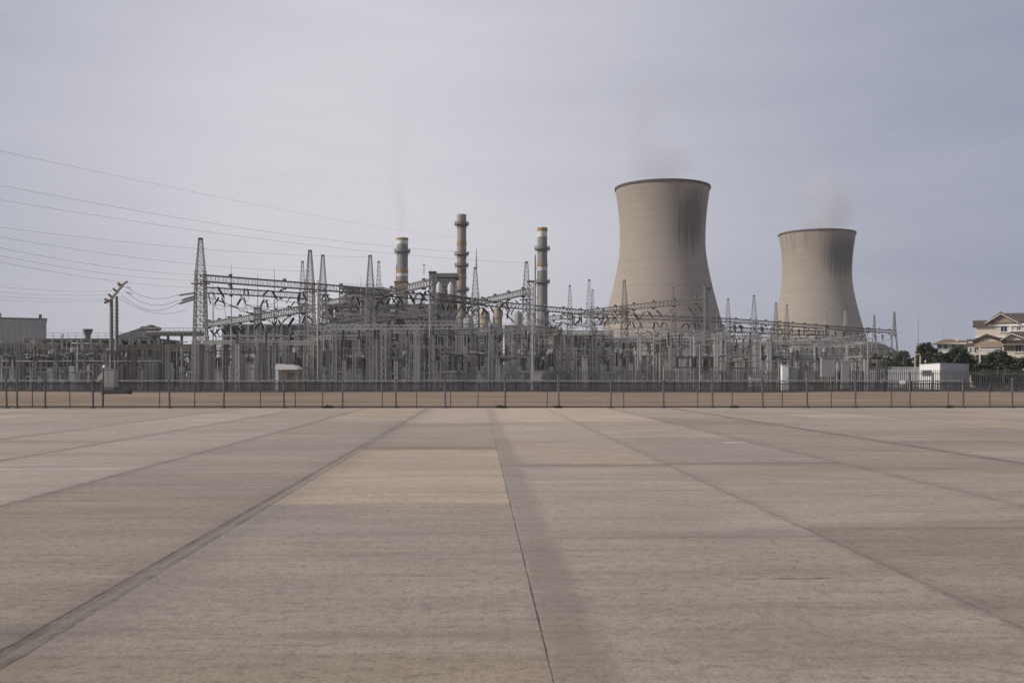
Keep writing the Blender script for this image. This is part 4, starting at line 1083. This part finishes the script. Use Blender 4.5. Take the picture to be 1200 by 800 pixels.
PP = [Proto(portal(9.6, 7, 'galv')), Proto(portal(8.2, 6, 'galv_dark')), Proto(portal(11.2, 8, 'galv'))]
PN = ['medium grey steel portal frame', 'low dark steel portal frame', 'tall grey steel portal frame']
PS = [Proto(slim(10.5, 'galv_pale')), Proto(slim(8.2, 'galv'))]
SN = ['tall pale yard pole with floodlights', 'short grey yard pole with floodlights']
rw = random.Random(77)
def putp(P_, D_, k, x, y, rz, grp, sc=None):
    P_[k].put((x, y, 0), rz, f'{D_[k]}, {depth_word(y)} rows, {where(x, y)}', grp, sc)
rows = [131.5, 134.5, 138, 142, 146.5, 152, 158, 165, 173, 182, 192, 204, 218, 235, 255]
SKY = [(225, 404), (262, 398), (350, 396), (400, 384), (690, 378), (850, 388), (1000, 399), (9999, 420)]
def allowed(x, y): 
    p = PXOF(x, y); return ZP(next(t for a, t in SKY if p < a), y)
for ri, Y in enumerate(rows):
    xa, xb = XP(-45, Y), XP(1034, Y); x = xa + rw.uniform(0, 4); kind = 'bdpcbidp'[ri % 8]
    while x < xb:
        px = PXOF(x, Y); q = rw.random(); y = Y + rw.uniform(-1.2, 1.2); rz = rw.choice((0, 0, 0, math.pi / 2)) + rw.uniform(-.04, .04)
        left = px < 225 or px > 1000
        step = rw.uniform(2.6, 4.2)
        if q < .24: putp(PB, BD, rw.randrange(2) if left else rw.randrange(4), x, y, rz, 'bus supports of the switchyard')
        elif q < .38: putp(PD, DD, 0 if left else rw.randrange(2), x + 1.5, y, rz, 'disconnect switches of the switchyard'); step = rw.uniform(5, 7)
        elif q < .47: putp(PC, CD, rw.randrange(2), x + 1, y, rz, 'circuit breakers of the switchyard'); step = rw.uniform(4.2, 6)
        elif q < .60: putp(PI, ID, rw.randrange(2), x, y, rz, 'instrument transformers of the switchyard')
        elif q < .91:
            k_ = 1 if left else rw.choice((0, 0, 1, 2)); sc_ = min(1.0, allowed(x, y) * rw.uniform(.86, 1.04) / (9.6, 8.2, 11.2)[k_]); rz_p = rw.choice((0, 0, math.pi / 2)) + rw.uniform(-.06, .06)
            putp(PP, PN, k_, x + 2, y, rz_p, 'steel portal frames of the switchyard', (max(sc_, .7), max(sc_, .7), sc_)); step = rw.uniform(4, 7)
        else:
            k_ = 1 if left else rw.randrange(2); putp(PS, SN, k_, x, y, 0, 'yard poles of the switchyard', (1, 1, min(1.0, allowed(x, y) * 1.1 / (10.5, 8.2)[k_])))
        x += step * (.74 if 220 < px < 700 else (.92 if px < 985 else 1.9))
# tall bright poles one can pick out
for px, top, lab in ((372.5, 330, 'pale bare pole below the right mast of the three-mast cluster'), (503.5, 352, 'pale bare pole at the left of the tallest chimney foot'), (624, 375, 'pale bare pole in front of the white banded chimney'), (778, 430, 'short pale pole before the larger cooling tower'), (820, 405, 'pale bare pole before the right flank of the larger tower'), (1017, 398, 'pale bare pole right of the smaller cooling tower')):
    Y = 128; t = empty('bare_pole', (XP(px, Y), Y, 0), 0, lab, 'pole', 'pale bare poles near the barrier'); z = ZP(top, Y)
    MB().lathe([(.12, 0), (.1, z * .6), (.07, z)], 8).build('pole', 'galv_pale', t); MB().lathe([(.1, z), (.1, z + .12), (.02, z + .16)], 8).build('cap', 'galv', t)
    MB().box((0, 0, .1), (.5, .5, .2)).build('footing', 'concrete', t)
# tubular bus runs
def busbar(x0, x1, y, z, mat, label):
    t = empty('bus_bar', ((x0 + x1) / 2, y, z), 0, label, 'bus bar', 'tubular bus bars across the switchyard'); w = (x1 - x0) / 2
    MB().path([(-w, 0, 0), (-w * .33, 0, -.05), (w * .33, 0, -.05), (w, 0, 0)], .085, 7).build('tube', mat, t, True)
    m = MB(); k = max(2, int(w / 2.2))
    for i in range(k): m.box((-w + 2 * w * (i + .5) / k, 0, -.1), (.22, .2, .22))
    m.build('clamp', 'galv_dark', t)
for Y, z, segs, mat in ((135, 5.4, ((195, 262), (262, 345), (345, 395)), 'rust'), (143, 5.9, ((60, 200), (395, 470), (470, 560)), 'rust'), (147, 5.9, ((560, 640), (640, 720), (720, 800)), 'alu'), (153, 8.1, ((255, 345), (345, 440), (440, 520), (520, 600)), 'alu'),
                        (139, 4.9, ((660, 740), (740, 830), (830, 905), (905, 1000)), 'alu'), (161, 8.1, ((600, 700), (700, 790), (790, 880)), 'rust'), (169, 5.9, ((240, 330), (330, 420), (420, 510), (510, 600), (600, 690)), 'rust'), (178, 8.1, ((260, 350), (350, 440), (440, 520), (690, 790)), 'alu'),
                        (188, 8.1, ((860, 950), (950, 1040)), 'alu'), (200, 8.1, ((520, 610), (610, 700), (700, 800), (800, 880)), 'rust'), (214, 8.1, ((860, 950), (950, 1050)), 'rust'), (133, 4.0, ((0, 100), (100, 190), (480, 560), (840, 930), (930, 1020)), 'alu'), (137, 7.6, ((640, 720), (260, 330), (380, 460)), 'alu')):
    for a, b in segs:
        x0, x1 = XP(a + 1, Y), XP(b - 1, Y)
        busbar(x0, x1, Y, z, mat, f"{'rust brown' if mat == 'rust' else 'grey'} tubular bus bar at {'low' if z < 5 else ('mid' if z < 7 else 'high')} level, its end {where(x0, Y)}")
# large transformers
def transformer():
    t = empty('power_transformer'); t['category'] = 'transformer'
    MB().box((0, 0, 2.2), (5.2, 2.6, 3.4)).build('tank', 'cabinet', t)
    for s_ in (-1, 1):
        m = MB()
        for i in range(14): m.box((s_ * 3.2 + (0), -1.1 + i * .17, 2.2), (1.0, .06, 2.8))
        m.build('radiator', 'galv', t)
    MB().lathe([(.2, 0), (.6, .1), (.6, 3.4), (.2, 3.5)], 14, (-1.75, .6, 4.9), (1, 0, 0)).build('conservator', 'cabinet', t, True)
    for dx in (-1.5, 0, 1.5):
        m = MB(); m.lathe([(.3, 0), (.26, .35)], 10, (dx, -.5, 3.9)); ribbed(m, (dx, -.5), 4.25, 2.2, .2); m.build('bushing', 'insul', t, True)
    MB().box((0, 0, .25), (6, 3.2, .5)).build('plinth', 'concrete', t)
    m = MB(); m.bar((-1.5, .6, 3.9), (-1.5, .6, 4.9), .15); m.bar((1.5, .6, 3.9), (1.5, .6, 4.9), .15); m.build('bracket', 'galv_dark', t); return t
pt = Proto(transformer())
for px, Y, lab in ((130, 150, 'boxy power transformer behind the twin steel poles'), (292, 156, 'boxy power transformer before the slatted hall'), (420, 164, 'boxy power transformer before the boiler house'), (586, 158, 'boxy power transformer between the two tall chimneys'), (700, 172, 'boxy power transformer left of the larger cooling tower'), (868, 190, 'boxy power transformer in the gap between the cooling towers')):
    pt.put((XP(px, Y), Y, 0), rw.uniform(-.1, .1), lab, 'power transformers')

# cabinets, boards and huts near the barrier
def cabinet(px0, px1, top, bot_z, Y, mat, lab, door=True):
    x0, x1 = XP(px0, Y), XP(px1, Y); z = ZP(top, Y); w = x1 - x0; t = empty('control_cabinet', ((x0 + x1) / 2, Y, 0), 0, lab, 'cabinet')
    MB().box((0, .35, (z + bot_z) / 2), (w, .7, z - bot_z)).build('body', mat, t)
    MB().box((0, .35, z + .05), (w + .12, .84, .1)).build('roof', 'galv', t)
    if bot_z > .1:
        m = MB()
        for s_ in (-1, 1): m.box((s_ * (w / 2 - .12), .35, bot_z / 2), (.12, .12, bot_z))
        m.build('leg', 'galv_dark', t)
    if door:
        MB().box((0, -.01, (z + bot_z) / 2), (w * .84, .03, (z - bot_z) * .88)).build('door', mat, t)
        MB().box((w * .32, -.05, (z + bot_z) / 2), (.05, .06, .2)).build('handle', 'galv_dark', t)
    return t
cabinet(916.5, 924, 428, .05, 127, 'white', 'tall narrow white cabinet left of the grey one before the smaller tower')
cabinet(925.5, 935, 431, .05, 127.5, 'cabinet', 'tall grey cabinet beside the white cabinet before the smaller tower')
cabinet(963, 979, 419.5, 1.9, 128, 'cabinet', 'large grey panel board raised on legs before the smaller tower', False)
cabinet(986, 996, 425, .4, 128, 'cabinet', 'grey cabinet right of the raised panel board')
cabinet(879, 893, 441.5, .6, 127, 'galv_pale', 'small pale box on legs in the gap between the cooling towers')
cabinet(625, 636, 437, 1.2, 127, 'galv_pale', 'small pale board at the pole before the white banded chimney')
cabinet(722, 729, 422, 2.6, 134, 'galv_pale', 'small pale raised box before the sunlit larger tower')
cabinet(683, 689, 418, .3, 133, 'cabinet', 'slim grey cabinet left of the larger cooling tower')
# small white-roofed shelter
Y = 127; t = empty('equipment_shelter', (XP(336, Y), Y, 0), 0, 'small shelter with a pale curved roof before the slatted hall', 'shelter')
w = XP(349, Y) - XP(323, Y); z = ZP(433, Y)
MB().box((.3, 1.2, z / 2), (w * .72, 2, z)).build('wall', 'clad_tan', t)
pl = [(-w / 2, -.2, z), (w / 2, -.2, z), (w / 2, -.2, z + .25), (w * .3, -.2, z + .6), (-w * .42, -.2, z + .75), (-w / 2, -.2, z + .6)]
MB().prism(pl, (0, 3, 0)).build('roof', 'white', t)
m = MB(); m.box((-w / 2 + .2, 0, z / 2), (.35, .35, z)); m.build('post', 'white', t)
m = MB(); m.box((.5, .18, z * .45), (.9, .06, z * .8)); m.build('door', 'clad_dark', t)
# white plate on the barrier
t = empty('notice_plate', (XP(1057.5, 123.8), 123.8, 0), 0, 'blank white plate fixed on the low barrier by the white building', 'sign')
MB().box((0, 0, ZP(447.5, 123.8)), (.68, .03, .46)).build('plate', 'white', t)
m = MB(); m.bar((-.2, .06, .3), (-.2, .06, 1.3), .05); m.bar((.2, .06, .3), (.2, .06, 1.3), .05); m.build('bracket', 'galv_dark', t)
# near grey kiosk with its lamp post on the left
Y = 104; t = empty('meter_kiosk', (XP(126.5, Y), Y, 0), .0, 'pale grey kiosk on a dark base left of the yard, near the wire fence', 'kiosk')
w = XP(134.5, Y) - XP(120.5, Y); z = ZP(433, Y); zb = .75
MB().box((.05, .5, (z + zb) / 2), (w, 1.0, z - zb)).build('body', 'cabinet', t)
MB().prism([(-w / 2 + .05, 0, zb + .9), (-w / 2 + .05, 0, z - .2), (-w / 2 - .5, .0, zb + 1.0), (-w / 2 - .5, 0, zb + .55)], (0, .9, 0)).build('side_hood', 'galv_pale', t)
MB().box((0, .5, .38), (w + .1, 1.3, .75)).build('base', 'galv_dark', t); MB().box((.9, .4, .22), (2.4, 1.6, .44)).build('plinth', 'dirt_dark', t)
MB().box((.05, .5, z + .04), (w + .1, 1.12, .08)).build('roof', 'galv_pale', t)
m = MB(); 
for s_ in (-.25, .25): m.box((.05 + s_ * w, -.012, (z + zb) / 2), (w * .45, .02, (z - zb) * .9))
m.build('door', 'cabinet', t)
t = empty('lamp_post', (XP(121, FY + .4), FY + .4, 0), 0, 'short post with a rounded white lamp head by the grey kiosk', 'lamp')
z = ZP(430, FY); MB().bar((0, 0, 0), (0, 0, z), .07, 8).build('post', 'fence_dark', t)
MB().lathe([(.02, .1), (.07, .06), (.085, 0), (.07, -.06), (.03, -.08)][::-1], 12, (.05, 0, z + .02)).build('lamp_head', 'white', t, True)
MB().bar((0, 0, z - .02), (.06, 0, z), .03).build('neck', 'galv', t)

# ------------------------------------------------------------------ houses, white building and trees on the right
def gable(mb, x0, x1, xm, ze, zp, y0, y1, ov=.5, th=.28):
    """gable roof slabs, ridge along y"""
    for xa, s_ in ((x0 - ov, 1), (x1 + ov, -1)):
        sl = (zp - ze) / (xm - (x0 if s_ == 1 else x1)); za = zp + sl * (xa - xm)
        mb.prism([(xa, y0 - ov, za), (xm, y0 - ov, zp), (xm, y0 - ov, zp + th), (xa, y0 - ov, za + th)], (0, y1 - y0 + 2 * ov, 0))
def window(parent, x, y, z, w, hh, name='window'):
    f_ = MB(); 
    for dx in (-w / 2, w / 2): f_.box((x + dx, y - .03, z), (.1, .1, hh + .1))
    for dz in (-hh / 2, hh / 2): f_.box((x, y - .035, z + dz), (w + .1, .1, .1))
    f_.box((x, y - .028, z), (.07, .08, hh))
    o = f_.build(name, 'white', parent); MB().box((x, y + .01, z), (w - .08, .05, hh - .08)).build('pane', 'glass', o); 
    MB().box((x, y - .08, z - hh / 2 - .12), (w + .3, .22, .1)).build('sill', 'cream', o)
def house_upper():
    Y = 200; s = Y / F; X0 = XP(1143, Y); g_ = lambda px: XP(px, Y) - X0; zz = lambda py: ZP(py, Y)
    t = empty('house', (X0, Y, 0), R(-25), 'tall cream house with big brown gabled roof standing behind the lower villa', 'house'); t.scale = (.9, 1, 1)
    x1 = g_(1262)
    MB().box((x1 / 2, 6, zz(379) / 2), (x1, 12, zz(379))).build('wall', 'cream', t)
    # flat-eaved tile band at the left
    m = MB(); m.prism([(-.5, -.7, zz(382)), (-.5, -.1, zz(375.5)), (-.5, 6, zz(375)), (-.5, 6, zz(382))], (g_(1157) + .5, 0, 0)); m.build('eave_roof', 'tile', t)
    # main gable in front, peak at 1172
    xa, xb, xm = g_(1157), g_(1190), g_(1172.5)
    MB().prism([(xa, -.55, zz(379)), (xb, -.55, zz(379)), (xm, -.55, zz(368.5))], (0, 6, 0)).build('pediment', 'cream_dark', t)
    m = MB(); gable(m, xa, xb, xm, zz(378.6), zz(368), -.6, 8, .45, .32); m.build('roof', 'tile', t)
    m = MB()
    for (p, q) in (((xa - .5, zz(379.6)), (xm, zz(368.6))), ((xb + .5, zz(379.6)), (xm, zz(368.6)))):
        m.bar((p[0], -1.1, p[1]), (q[0], -1.1, q[1]), .2)
    m.build('bargeboard', 'cream', t)
    # long ridge running to the right
    m = MB(); m.prism([(xm + .6, -.3, zz(378.5)), (xm + .1, 4, zz(366.5)), (xm + .1, 9.5, zz(378.5))], (x1 - xm + .6, 0, 0)); m.build('main_roof', 'tile', t)
    m = MB(); m.box((x1 / 2, -.12, zz(381.5)), (x1 + .2, .3, .4)); m.box((x1 * .5, -.06, zz(395)), (x1, .16, .25)); m.box((g_(1183.5), -.1, zz(388)), (.5, .26, 3.2)); m.build('trim', 'white', t)
    window(t, g_(1176.3), 0, zz(386), 1.35, 1.15); window(t, g_(1150), 0, zz(403), 1.2, 1.3); window(t, g_(1193), 0, zz(385.5), .8, .9); window(t, g_(1212), 0, zz(386), 1.3, 1.2)
    m = MB(); m.box((g_(1196), -1.0, zz(389)), (4.6, 2.0, .2)); m.build('balcony', 'white', t)
    m = MB()
    for i in range(14): m.bar((g_(1196) - 2.2 + i * .34, -1.95, zz(389)), (g_(1196) - 2.2 + i * .34, -1.95, zz(384.5)), .05)
    m.bar((g_(1196) - 2.3, -1.95, zz(384.5)), (g_(1196) + 2.3, -1.95, zz(384.5)), .08); m.build('railing', 'galv_dark', t)
    m = MB(); m.box((g_(1162), -.62, zz(377)), (.7, .1, .5)); m.build('attic_vent', 'glass', t)
house_upper()
def house_lower():
    Y = 184; X0 = XP(1134.5, Y); g_ = lambda px: XP(px, Y) - X0; zz = lambda py: ZP(py, Y)
    t = empty('house', (X0, Y, 0), R(-25), 'lower cream villa with two small tiled gables and a balcony behind the round bush', 'house'); t.scale = (.9, 1, 1)
    x1 = g_(1250)
    m = MB(); m.box(((g_(1143.5) + x1) / 2, 5.5, zz(399) / 2), (x1 - g_(1143.5), 11, zz(399))); m.box((g_(1139), 5, zz(400) / 2), (g_(1143.5) - .01, 8, zz(400))); m.build('wall', 'cream', t)
    m = MB(); m.prism([(-.3, .3, zz(407)), (-.3, 1.6, zz(397)), (-.3, 5, zz(396.5)), (-.3, 5, zz(407))], (g_(1143) + .3, 0, 0)); m.build('lean_to_roof', 'tile', t)
    m = MB(); m.prism([(g_(1142.5), -1.3, zz(407.3)), (g_(1175), -1.3, zz(407.3)), (g_(1175), -1.3, zz(400.3)), (g_(1142.5), -1.3, zz(400.3))], (0, 1.3, 0)); m.build('fascia', 'cream_dark', t)
    # left gable
    xa, xb, xm = g_(1143), g_(1174.5), g_(1156)
    MB().prism([(xa, -1.1, zz(400.5)), (xb, -1.1, zz(400.5)), (xm, -1.1, zz(394.5))], (0, 5, 0)).build('pediment', 'cream', t)
    m = MB(); gable(m, xa, xb, xm, zz(399.6), zz(394), -1.2, 6, .5, .35); m.build('roof', 'tile', t)
    # right gable
    xa, xb, xm = g_(1175.5), g_(1206), g_(1184)
    MB().prism([(xa, -1.5, zz(399.5)), (xb, -1.5, zz(399.5)), (xm, -1.5, zz(392.5))], (0, 5, 0)).build('pediment', 'cream', t)
    m = MB(); gable(m, xa, xb, xm, zz(398.8), zz(391.7), -1.6, 6, .5, .35); m.build('roof', 'tile', t)
    m = MB()
    for (p, q) in (((xa - .5, zz(399.4)), (xm, zz(392))), ((xb + .5, zz(401.2)), (xm, zz(392)))): m.bar((p[0], -2.15, p[1]), (q[0], -2.15, q[1]), .18)
    m.build('bargeboard', 'cream', t)
    m = MB(); m.prism([(g_(1206), -.5, zz(401)), (g_(1206), 4, zz(388)), (g_(1206), 9, zz(401))], (x1 - g_(1206), 0, 0)); m.prism([(xm, 1, zz(397)), (xm, 5, zz(389)), (xm, 9, zz(397))], (x1 - xm, 0, 0)); m.build('main_roof', 'tile', t)
    MB().box(((g_(1176) + x1) / 2, -.75, zz(412) / 2), (x1 - g_(1176), 1.48, zz(412))).build('front_bay', 'cream', t)
    m = MB(); m.box((g_(1190), -1.7, zz(404.6)), (g_(1206) - g_(1176), 1.9, .22)); m.build('canopy', 'galv_dark', t)
    window(t, g_(1192.5), -1.5, zz(409), 1.25, 1.3); 
    # balcony on the left
    m = MB(); m.box(((g_(1134.5) + g_(1176)) / 2, -.7, zz(415)), (g_(1176) - g_(1134.5), 1.4, .35)); m.build('balcony_slab', 'cream', t)
    m = MB(); n = 26
    for i in range(n): m.bar((g_(1148) + (g_(1172) - g_(1148)) * i / (n - 1), -1.3, zz(414)), (g_(1148) + (g_(1172) - g_(1148)) * i / (n - 1), -1.3, zz(409.2)), .085)
    m.box(((g_(1148) + g_(1172)) / 2, -1.3, zz(409)), (g_(1172) - g_(1148), .14, .12)); m.build('balustrade', 'white', t)
    for px in (1134.9, 1147.5, 1174.5):
        MB().box((g_(px) + .1, -1.2, zz(407) / 2), (.32, .32, zz(407))).build('pillar', 'cream', t)
    for px, py in ((1138.3, 410), (1142.3, 410), (1139, 421), (1149, 420), (1158, 410.5), (1166, 410.5)): window(t, g_(px), -.02, zz(py), .75 if px < 1145 else 1.2, 1.0 if py < 415 else 1.4)
house_lower()
# tan-roofed house among the trees
Y = 235; X0 = XP(1097, Y); g_ = lambda px: XP(px, Y) - X0; zz = lambda py: ZP(py, Y)
t = empty('house', (X0, Y, 0), R(-23), 'white house with a wide low tan roof rising among the dark trees', 'house'); t.scale = (.9, 1, 1)
x1 = g_(1141)
MB().box((x1 / 2, 5, zz(402) / 2), (x1 - .6, 10, zz(402))).build('wall', 'white', t)
m = MB(); m.prism([(-.9, -1.2, zz(403)), (x1 + .6, -1.2, zz(405)), (x1 + .6, 5, zz(400)), (g_(1112), 5, zz(396.5)), (g_(1104), 3, zz(398))], (0, 6.5, 0)); m.build('roof', 'tile_tan', t)
for px in (1101, 1108, 1118, 1127): window(t, g_(px), 0, zz(406.5), 1.0, 1.2)
m = MB(); m.box((g_(1122), 3, zz(397)), (.5, .5, 1.6)); m.build('chimney', 'cream', t)
# low white building, its corner towards us
Y = 150; c = Vector((XP(1101.5, Y), Y, 0)); t = empty('white_building', c, 0, 'low flat-roofed white building with one dark window behind the palisade', 'building')
z = ZP(426.2, Y)
pL = Vector((XP(1077.5, 164), 164, 0)) - c; pR = Vector((XP(1135.5, 160), 160, 0)) - c; pB = pL + pR
poly = [Vector((0, 0, 0)), pR, pB, pL]
MB().prism([p + Vector((0, 0, 0)) for p in poly], (0, 0, z)).build('wall', 'white', t)
def along(p, f0, z0, out, w, hh, mat, name, parent, d=.05):
    n_ = Vector((p.y, -p.x, 0)).normalized() * out; q = p * f0; rz = math.atan2(p.y, p.x)
    return MB().box((q.x + n_.x * d / 2, q.y + n_.y * d / 2, z0), (w, d, hh), rz).build(name, mat, parent)
nL = Vector((-pL.y, pL.x, 0)).normalized(); rzL = math.atan2(pL.y, pL.x)
q = pL * .62 - Vector((-pL.y, pL.x, 0)).normalized() * -.02
qq = q + Vector((-pL.y, pL.x, 0)).normalized() * .03 * (1 if Vector((-pL.y, pL.x, 0)).y < 0 else -1)
wo = MB().box((qq.x, qq.y, ZP(437.0, 158)), (6.6, .10, .95), rzL).build('window', 'galv_dark', t)
MB().box((qq.x, qq.y, ZP(437.0, 158)), (6.3, .13, .75), rzL).build('pane', 'glass', wo)
k = Vector((0, 0, z)); MB().prism([p * 1.006 + k for p in poly], (0, 0, .16)).build('roof_edge', 'render_grey', t)
nR = Vector((pR.y, -pR.x, 0)).normalized(); 
MB().prism([nR * .03 + Vector((.1, 0, .02)), pR + nR * .03 + Vector((0, 0, .02)), pR + nR * .03 + Vector((0, 0, z - .02)), nR * .03 + Vector((.1, 0, z - .02))], nR * -.02).build('side_shade_sheet', 'render_grey', t)  # thin grey sheet over the white side wall, its shade put into colour
# its lower annex
t = empty('white_annex', (XP(1048, 172), 172, 0), 0, 'long low white annex left of the white building', 'building')
w = XP(1077, 172) - XP(1019, 172); z = ZP(430.8, 172)
MB().box((0, 3, z / 2), (w, 6, z)).build('wall', 'white', t); MB().box((0, 3, z + .08), (w + .3, 6.3, .16)).build('roof', 'render_grey', t)
m = MB(); m.box((-2, -.03, z * .42), (.9, .06, z * .8)); m.build('door', 'cabinet', t)
# tan arches/pipe loop over the annex
t = empty('pipe_loop', (XP(1075.5, 165), 165, 0), 0, 'tan pipe loop standing in front of the round dark tree', 'pipe')
s = 165 / F; z0, z1 = 0, ZP(415, 165)
MB().path([(-3 * s, 0, 0), (-3 * s, 0, z1 - .4), (-2.3 * s, 0, z1), (2.3 * s, 0, z1), (3 * s, 0, z1 - .4), (3 * s, 0, 0)], .14, 8).build('loop', 'clad_tan', t, True)
m = MB(); m.box((-3 * s, 0, .15), (.5, .5, .3)); m.box((3 * s, 0, .15), (.5, .5, .3)); m.build('footing', 'concrete', t)

def tree(px, Y, top, rx, lab, seed, ncl=70, nl=90, base=None, cat='tree', group='dark trees and bushes by the houses', ry=None, leaf=.34, shape=1.0):
    s = Y / F; r = random.Random(seed); z1 = ZP(top, Y); rxm = rx * s; zb = base if base is not None else z1 * .22; name = 'tree' if cat == 'tree' else 'bush'
    t = empty(name, (XP(px, Y), Y, 0), 0, lab, cat, group)
    cz, hz = (zb + z1) / 2, (z1 - zb) / 2; m = MB(); lim = []
    for i in range(ncl):
        while True:
            v = Vector((r.uniform(-1, 1), r.uniform(-1, 1), r.uniform(-1, 1)))
            if .2 < v.length < 1: break
        v = v.normalized() * (v.length ** .45)
        wob = 1 + .16 * math.sin(3 * math.atan2(v.y, v.x) + seed) + .1 * math.sin(5 * v.z + seed * 2)
        c = Vector((v.x * rxm * wob * .88, v.y * rxm * wob * .88, cz + v.z * hz * .9)); cr = r.uniform(.45, .95) * max(.5, min(rxm, hz)) * .30; lim.append(c)
        for j in range(nl):
            d = Vector((r.gauss(0, 1), r.gauss(0, 1), r.gauss(0, .8))); d = d.normalized() * cr * r.random() ** .4; p = c + d
            u = Vector((r.uniform(-1, 1), r.uniform(-1, 1), r.uniform(-.6, .6))).normalized() * leaf * r.uniform(.35, .7); w_ = u.cross(Vector((r.uniform(-1, 1), r.uniform(-1, 1), r.uniform(-1, 1)))).normalized() * leaf * r.uniform(.25, .5)
            m.quad(p - u, p - w_ * .9, p + u, p + w_ * .9)
    m.build('crown', 'leaf', t)
    m = MB(); m.lathe([(.34 * max(.5, rxm / 3), 0), (.24 * max(.5, rxm / 3), z1 * .3), (.08, z1 * .7)], 8)
    for c in lim[::6]: m.bar((0, 0, z1 * .28), c * .9, .16, 5, .04)
    m.build('trunk', 'bark', t)
tree(1086, 190, 400, 14, 'tall round dark tree left of the tan roofed house', 1, 90, 110, ry=1)
tree(1103, 176, 411, 12, 'lower dark tree directly before the white house', 2, 80, 110)
tree(1123, 180, 407, 19, 'broad dark tree below the tan roof', 3, 130, 120)
tree(1138, 186, 412, 9, 'dark tree squeezed beside the lower villa', 13, 50, 90)
tree(1171, 165, 410, 19, 'big round dark bush before the balcony of the villa', 4, 130, 120, base=.2, cat='bush')
tree(1151, 160, 424, 12, 'low dark bush at the left foot of the villa', 5, 60, 100, base=.1, cat='bush')
tree(1197, 160, 418, 16, 'dark bush at the right edge before the villa bay', 6, 90, 110, base=.1, cat='bush')
tree(1228, 165, 412, 18, 'dark bush beyond the villa bay', 16, 80, 100, base=.1, cat='bush')
tree(1008, 260, 411, 10, 'small dark tree at the right foot of the smaller cooling tower', 7, 50, 90)
tree(1028, 255, 413, 8, 'small dark tree between the pole and first splayed mast', 8, 40, 90)
tree(1041, 240, 411, 10, 'dark tree behind the legs of the taller splayed mast', 9, 50, 90)
tree(1060, 230, 410, 12, 'dark tree between the splayed masts and the round tree', 10, 60, 90)
tree(1004, 235, 420, 7, 'low dark bush below the right edge of the smaller cooling tower', 17, 40, 80, cat='bush', base=.2)
# grey mound behind the splayed masts
mo = MB(); nu, nv = 40, 10; Y = 330
for j in range(nv + 1):
    for i in range(nu + 1):
        u, v = i / nu, j / nv; x = XP(985 + 95 * u, Y); prof = max(0, math.sin(math.pi * min(1, max(0, u * 1.02))) ** .55)
        yy = Y + 60 * (v - .3); zz_ = (ZP(399, Y)) * prof * math.sin(math.pi * v) ** .8 + .3 * math.sin(i * 1.7 + j); mo.v.append((x, yy, max(-.2, zz_)))
for j in range(nv):
    for i in range(nu): a = j * (nu + 1) + i; mo.f.append((a, a + 1, a + nu + 2, a + nu + 1))
tag(mo.build('ash_mound', simple('grey_ash', (.062, .06, .058), .95, .3, .3), smooth=True), 'dark grey ash mound behind the splay-legged masts', 'mound', kind='structure')
# hazy far tree belt closing the horizon (one mass)
m = MB(); r = random.Random(90)
for i in range(9000):
    x = r.uniform(-1500, 1500); y = 1150 + r.uniform(-30, 30); hh = 9 + 5 * math.sin(x * .013) + 3 * math.sin(x * .05 + 1)
    p = Vector((x, y, r.random() ** .7 * hh)); u = Vector((r.uniform(-1, 1), r.uniform(-1, 1), r.uniform(-1, 1))).normalized() * 2.2; w_ = u.cross(Vector((r.uniform(-1, 1), r.uniform(-1, 1), r.uniform(-1, 1)))).normalized() * 1.6
    m.quad(p - u, p - w_, p + u, p + w_)
tag(m.build('far_treeline', 'leaf'), kind='stuff')

hz = MB().box((50, 400, 104), (3800, 2400, 212)); hm = bpy.data.materials.new('thin_air'); hm.use_nodes = True; hn = hm.node_tree; hh_ = N(hn)
for q in list(hn.nodes):
    if q.type == 'BSDF_PRINCIPLED': hn.nodes.remove(q)
pv = hh_.n('ShaderNodeVolumePrincipled'); pv.inputs['Color'].default_value = (.93, .94, .97, 1); pv.inputs['Density'].default_value = .00013; pv.inputs['Anisotropy'].default_value = .25
hh_.link(pv.outputs[0], next(q for q in hn.nodes if q.type == 'OUTPUT_MATERIAL').inputs['Volume'])
tag(hz.build('haze', hm), kind='stuff')
S.cycles.max_bounces = 6; S.cycles.transparent_max_bounces = 8; S.cycles.volume_bounces = 3
S.cycles.use_denoising = True; S.cycles.denoiser = 'OPENIMAGEDENOISE'; S.cycles.denoising_input_passes = 'RGB_ALBEDO'; S.cycles.denoising_prefilter = 'NONE'
print('objects', len(S.objects), 'strings', NSTR[0])
for k in ('bus_support', 'disconnect_switch', 'circuit_breaker', 'instrument_transformer', 'portal_frame', 'yard_pole', 'insulator_string', 'jumper_cable', 'dropper_cable', 'span_conductor'):
    print(k, sum(1 for o in S.objects if o.parent is None and o.name.split('.')[0] == k))
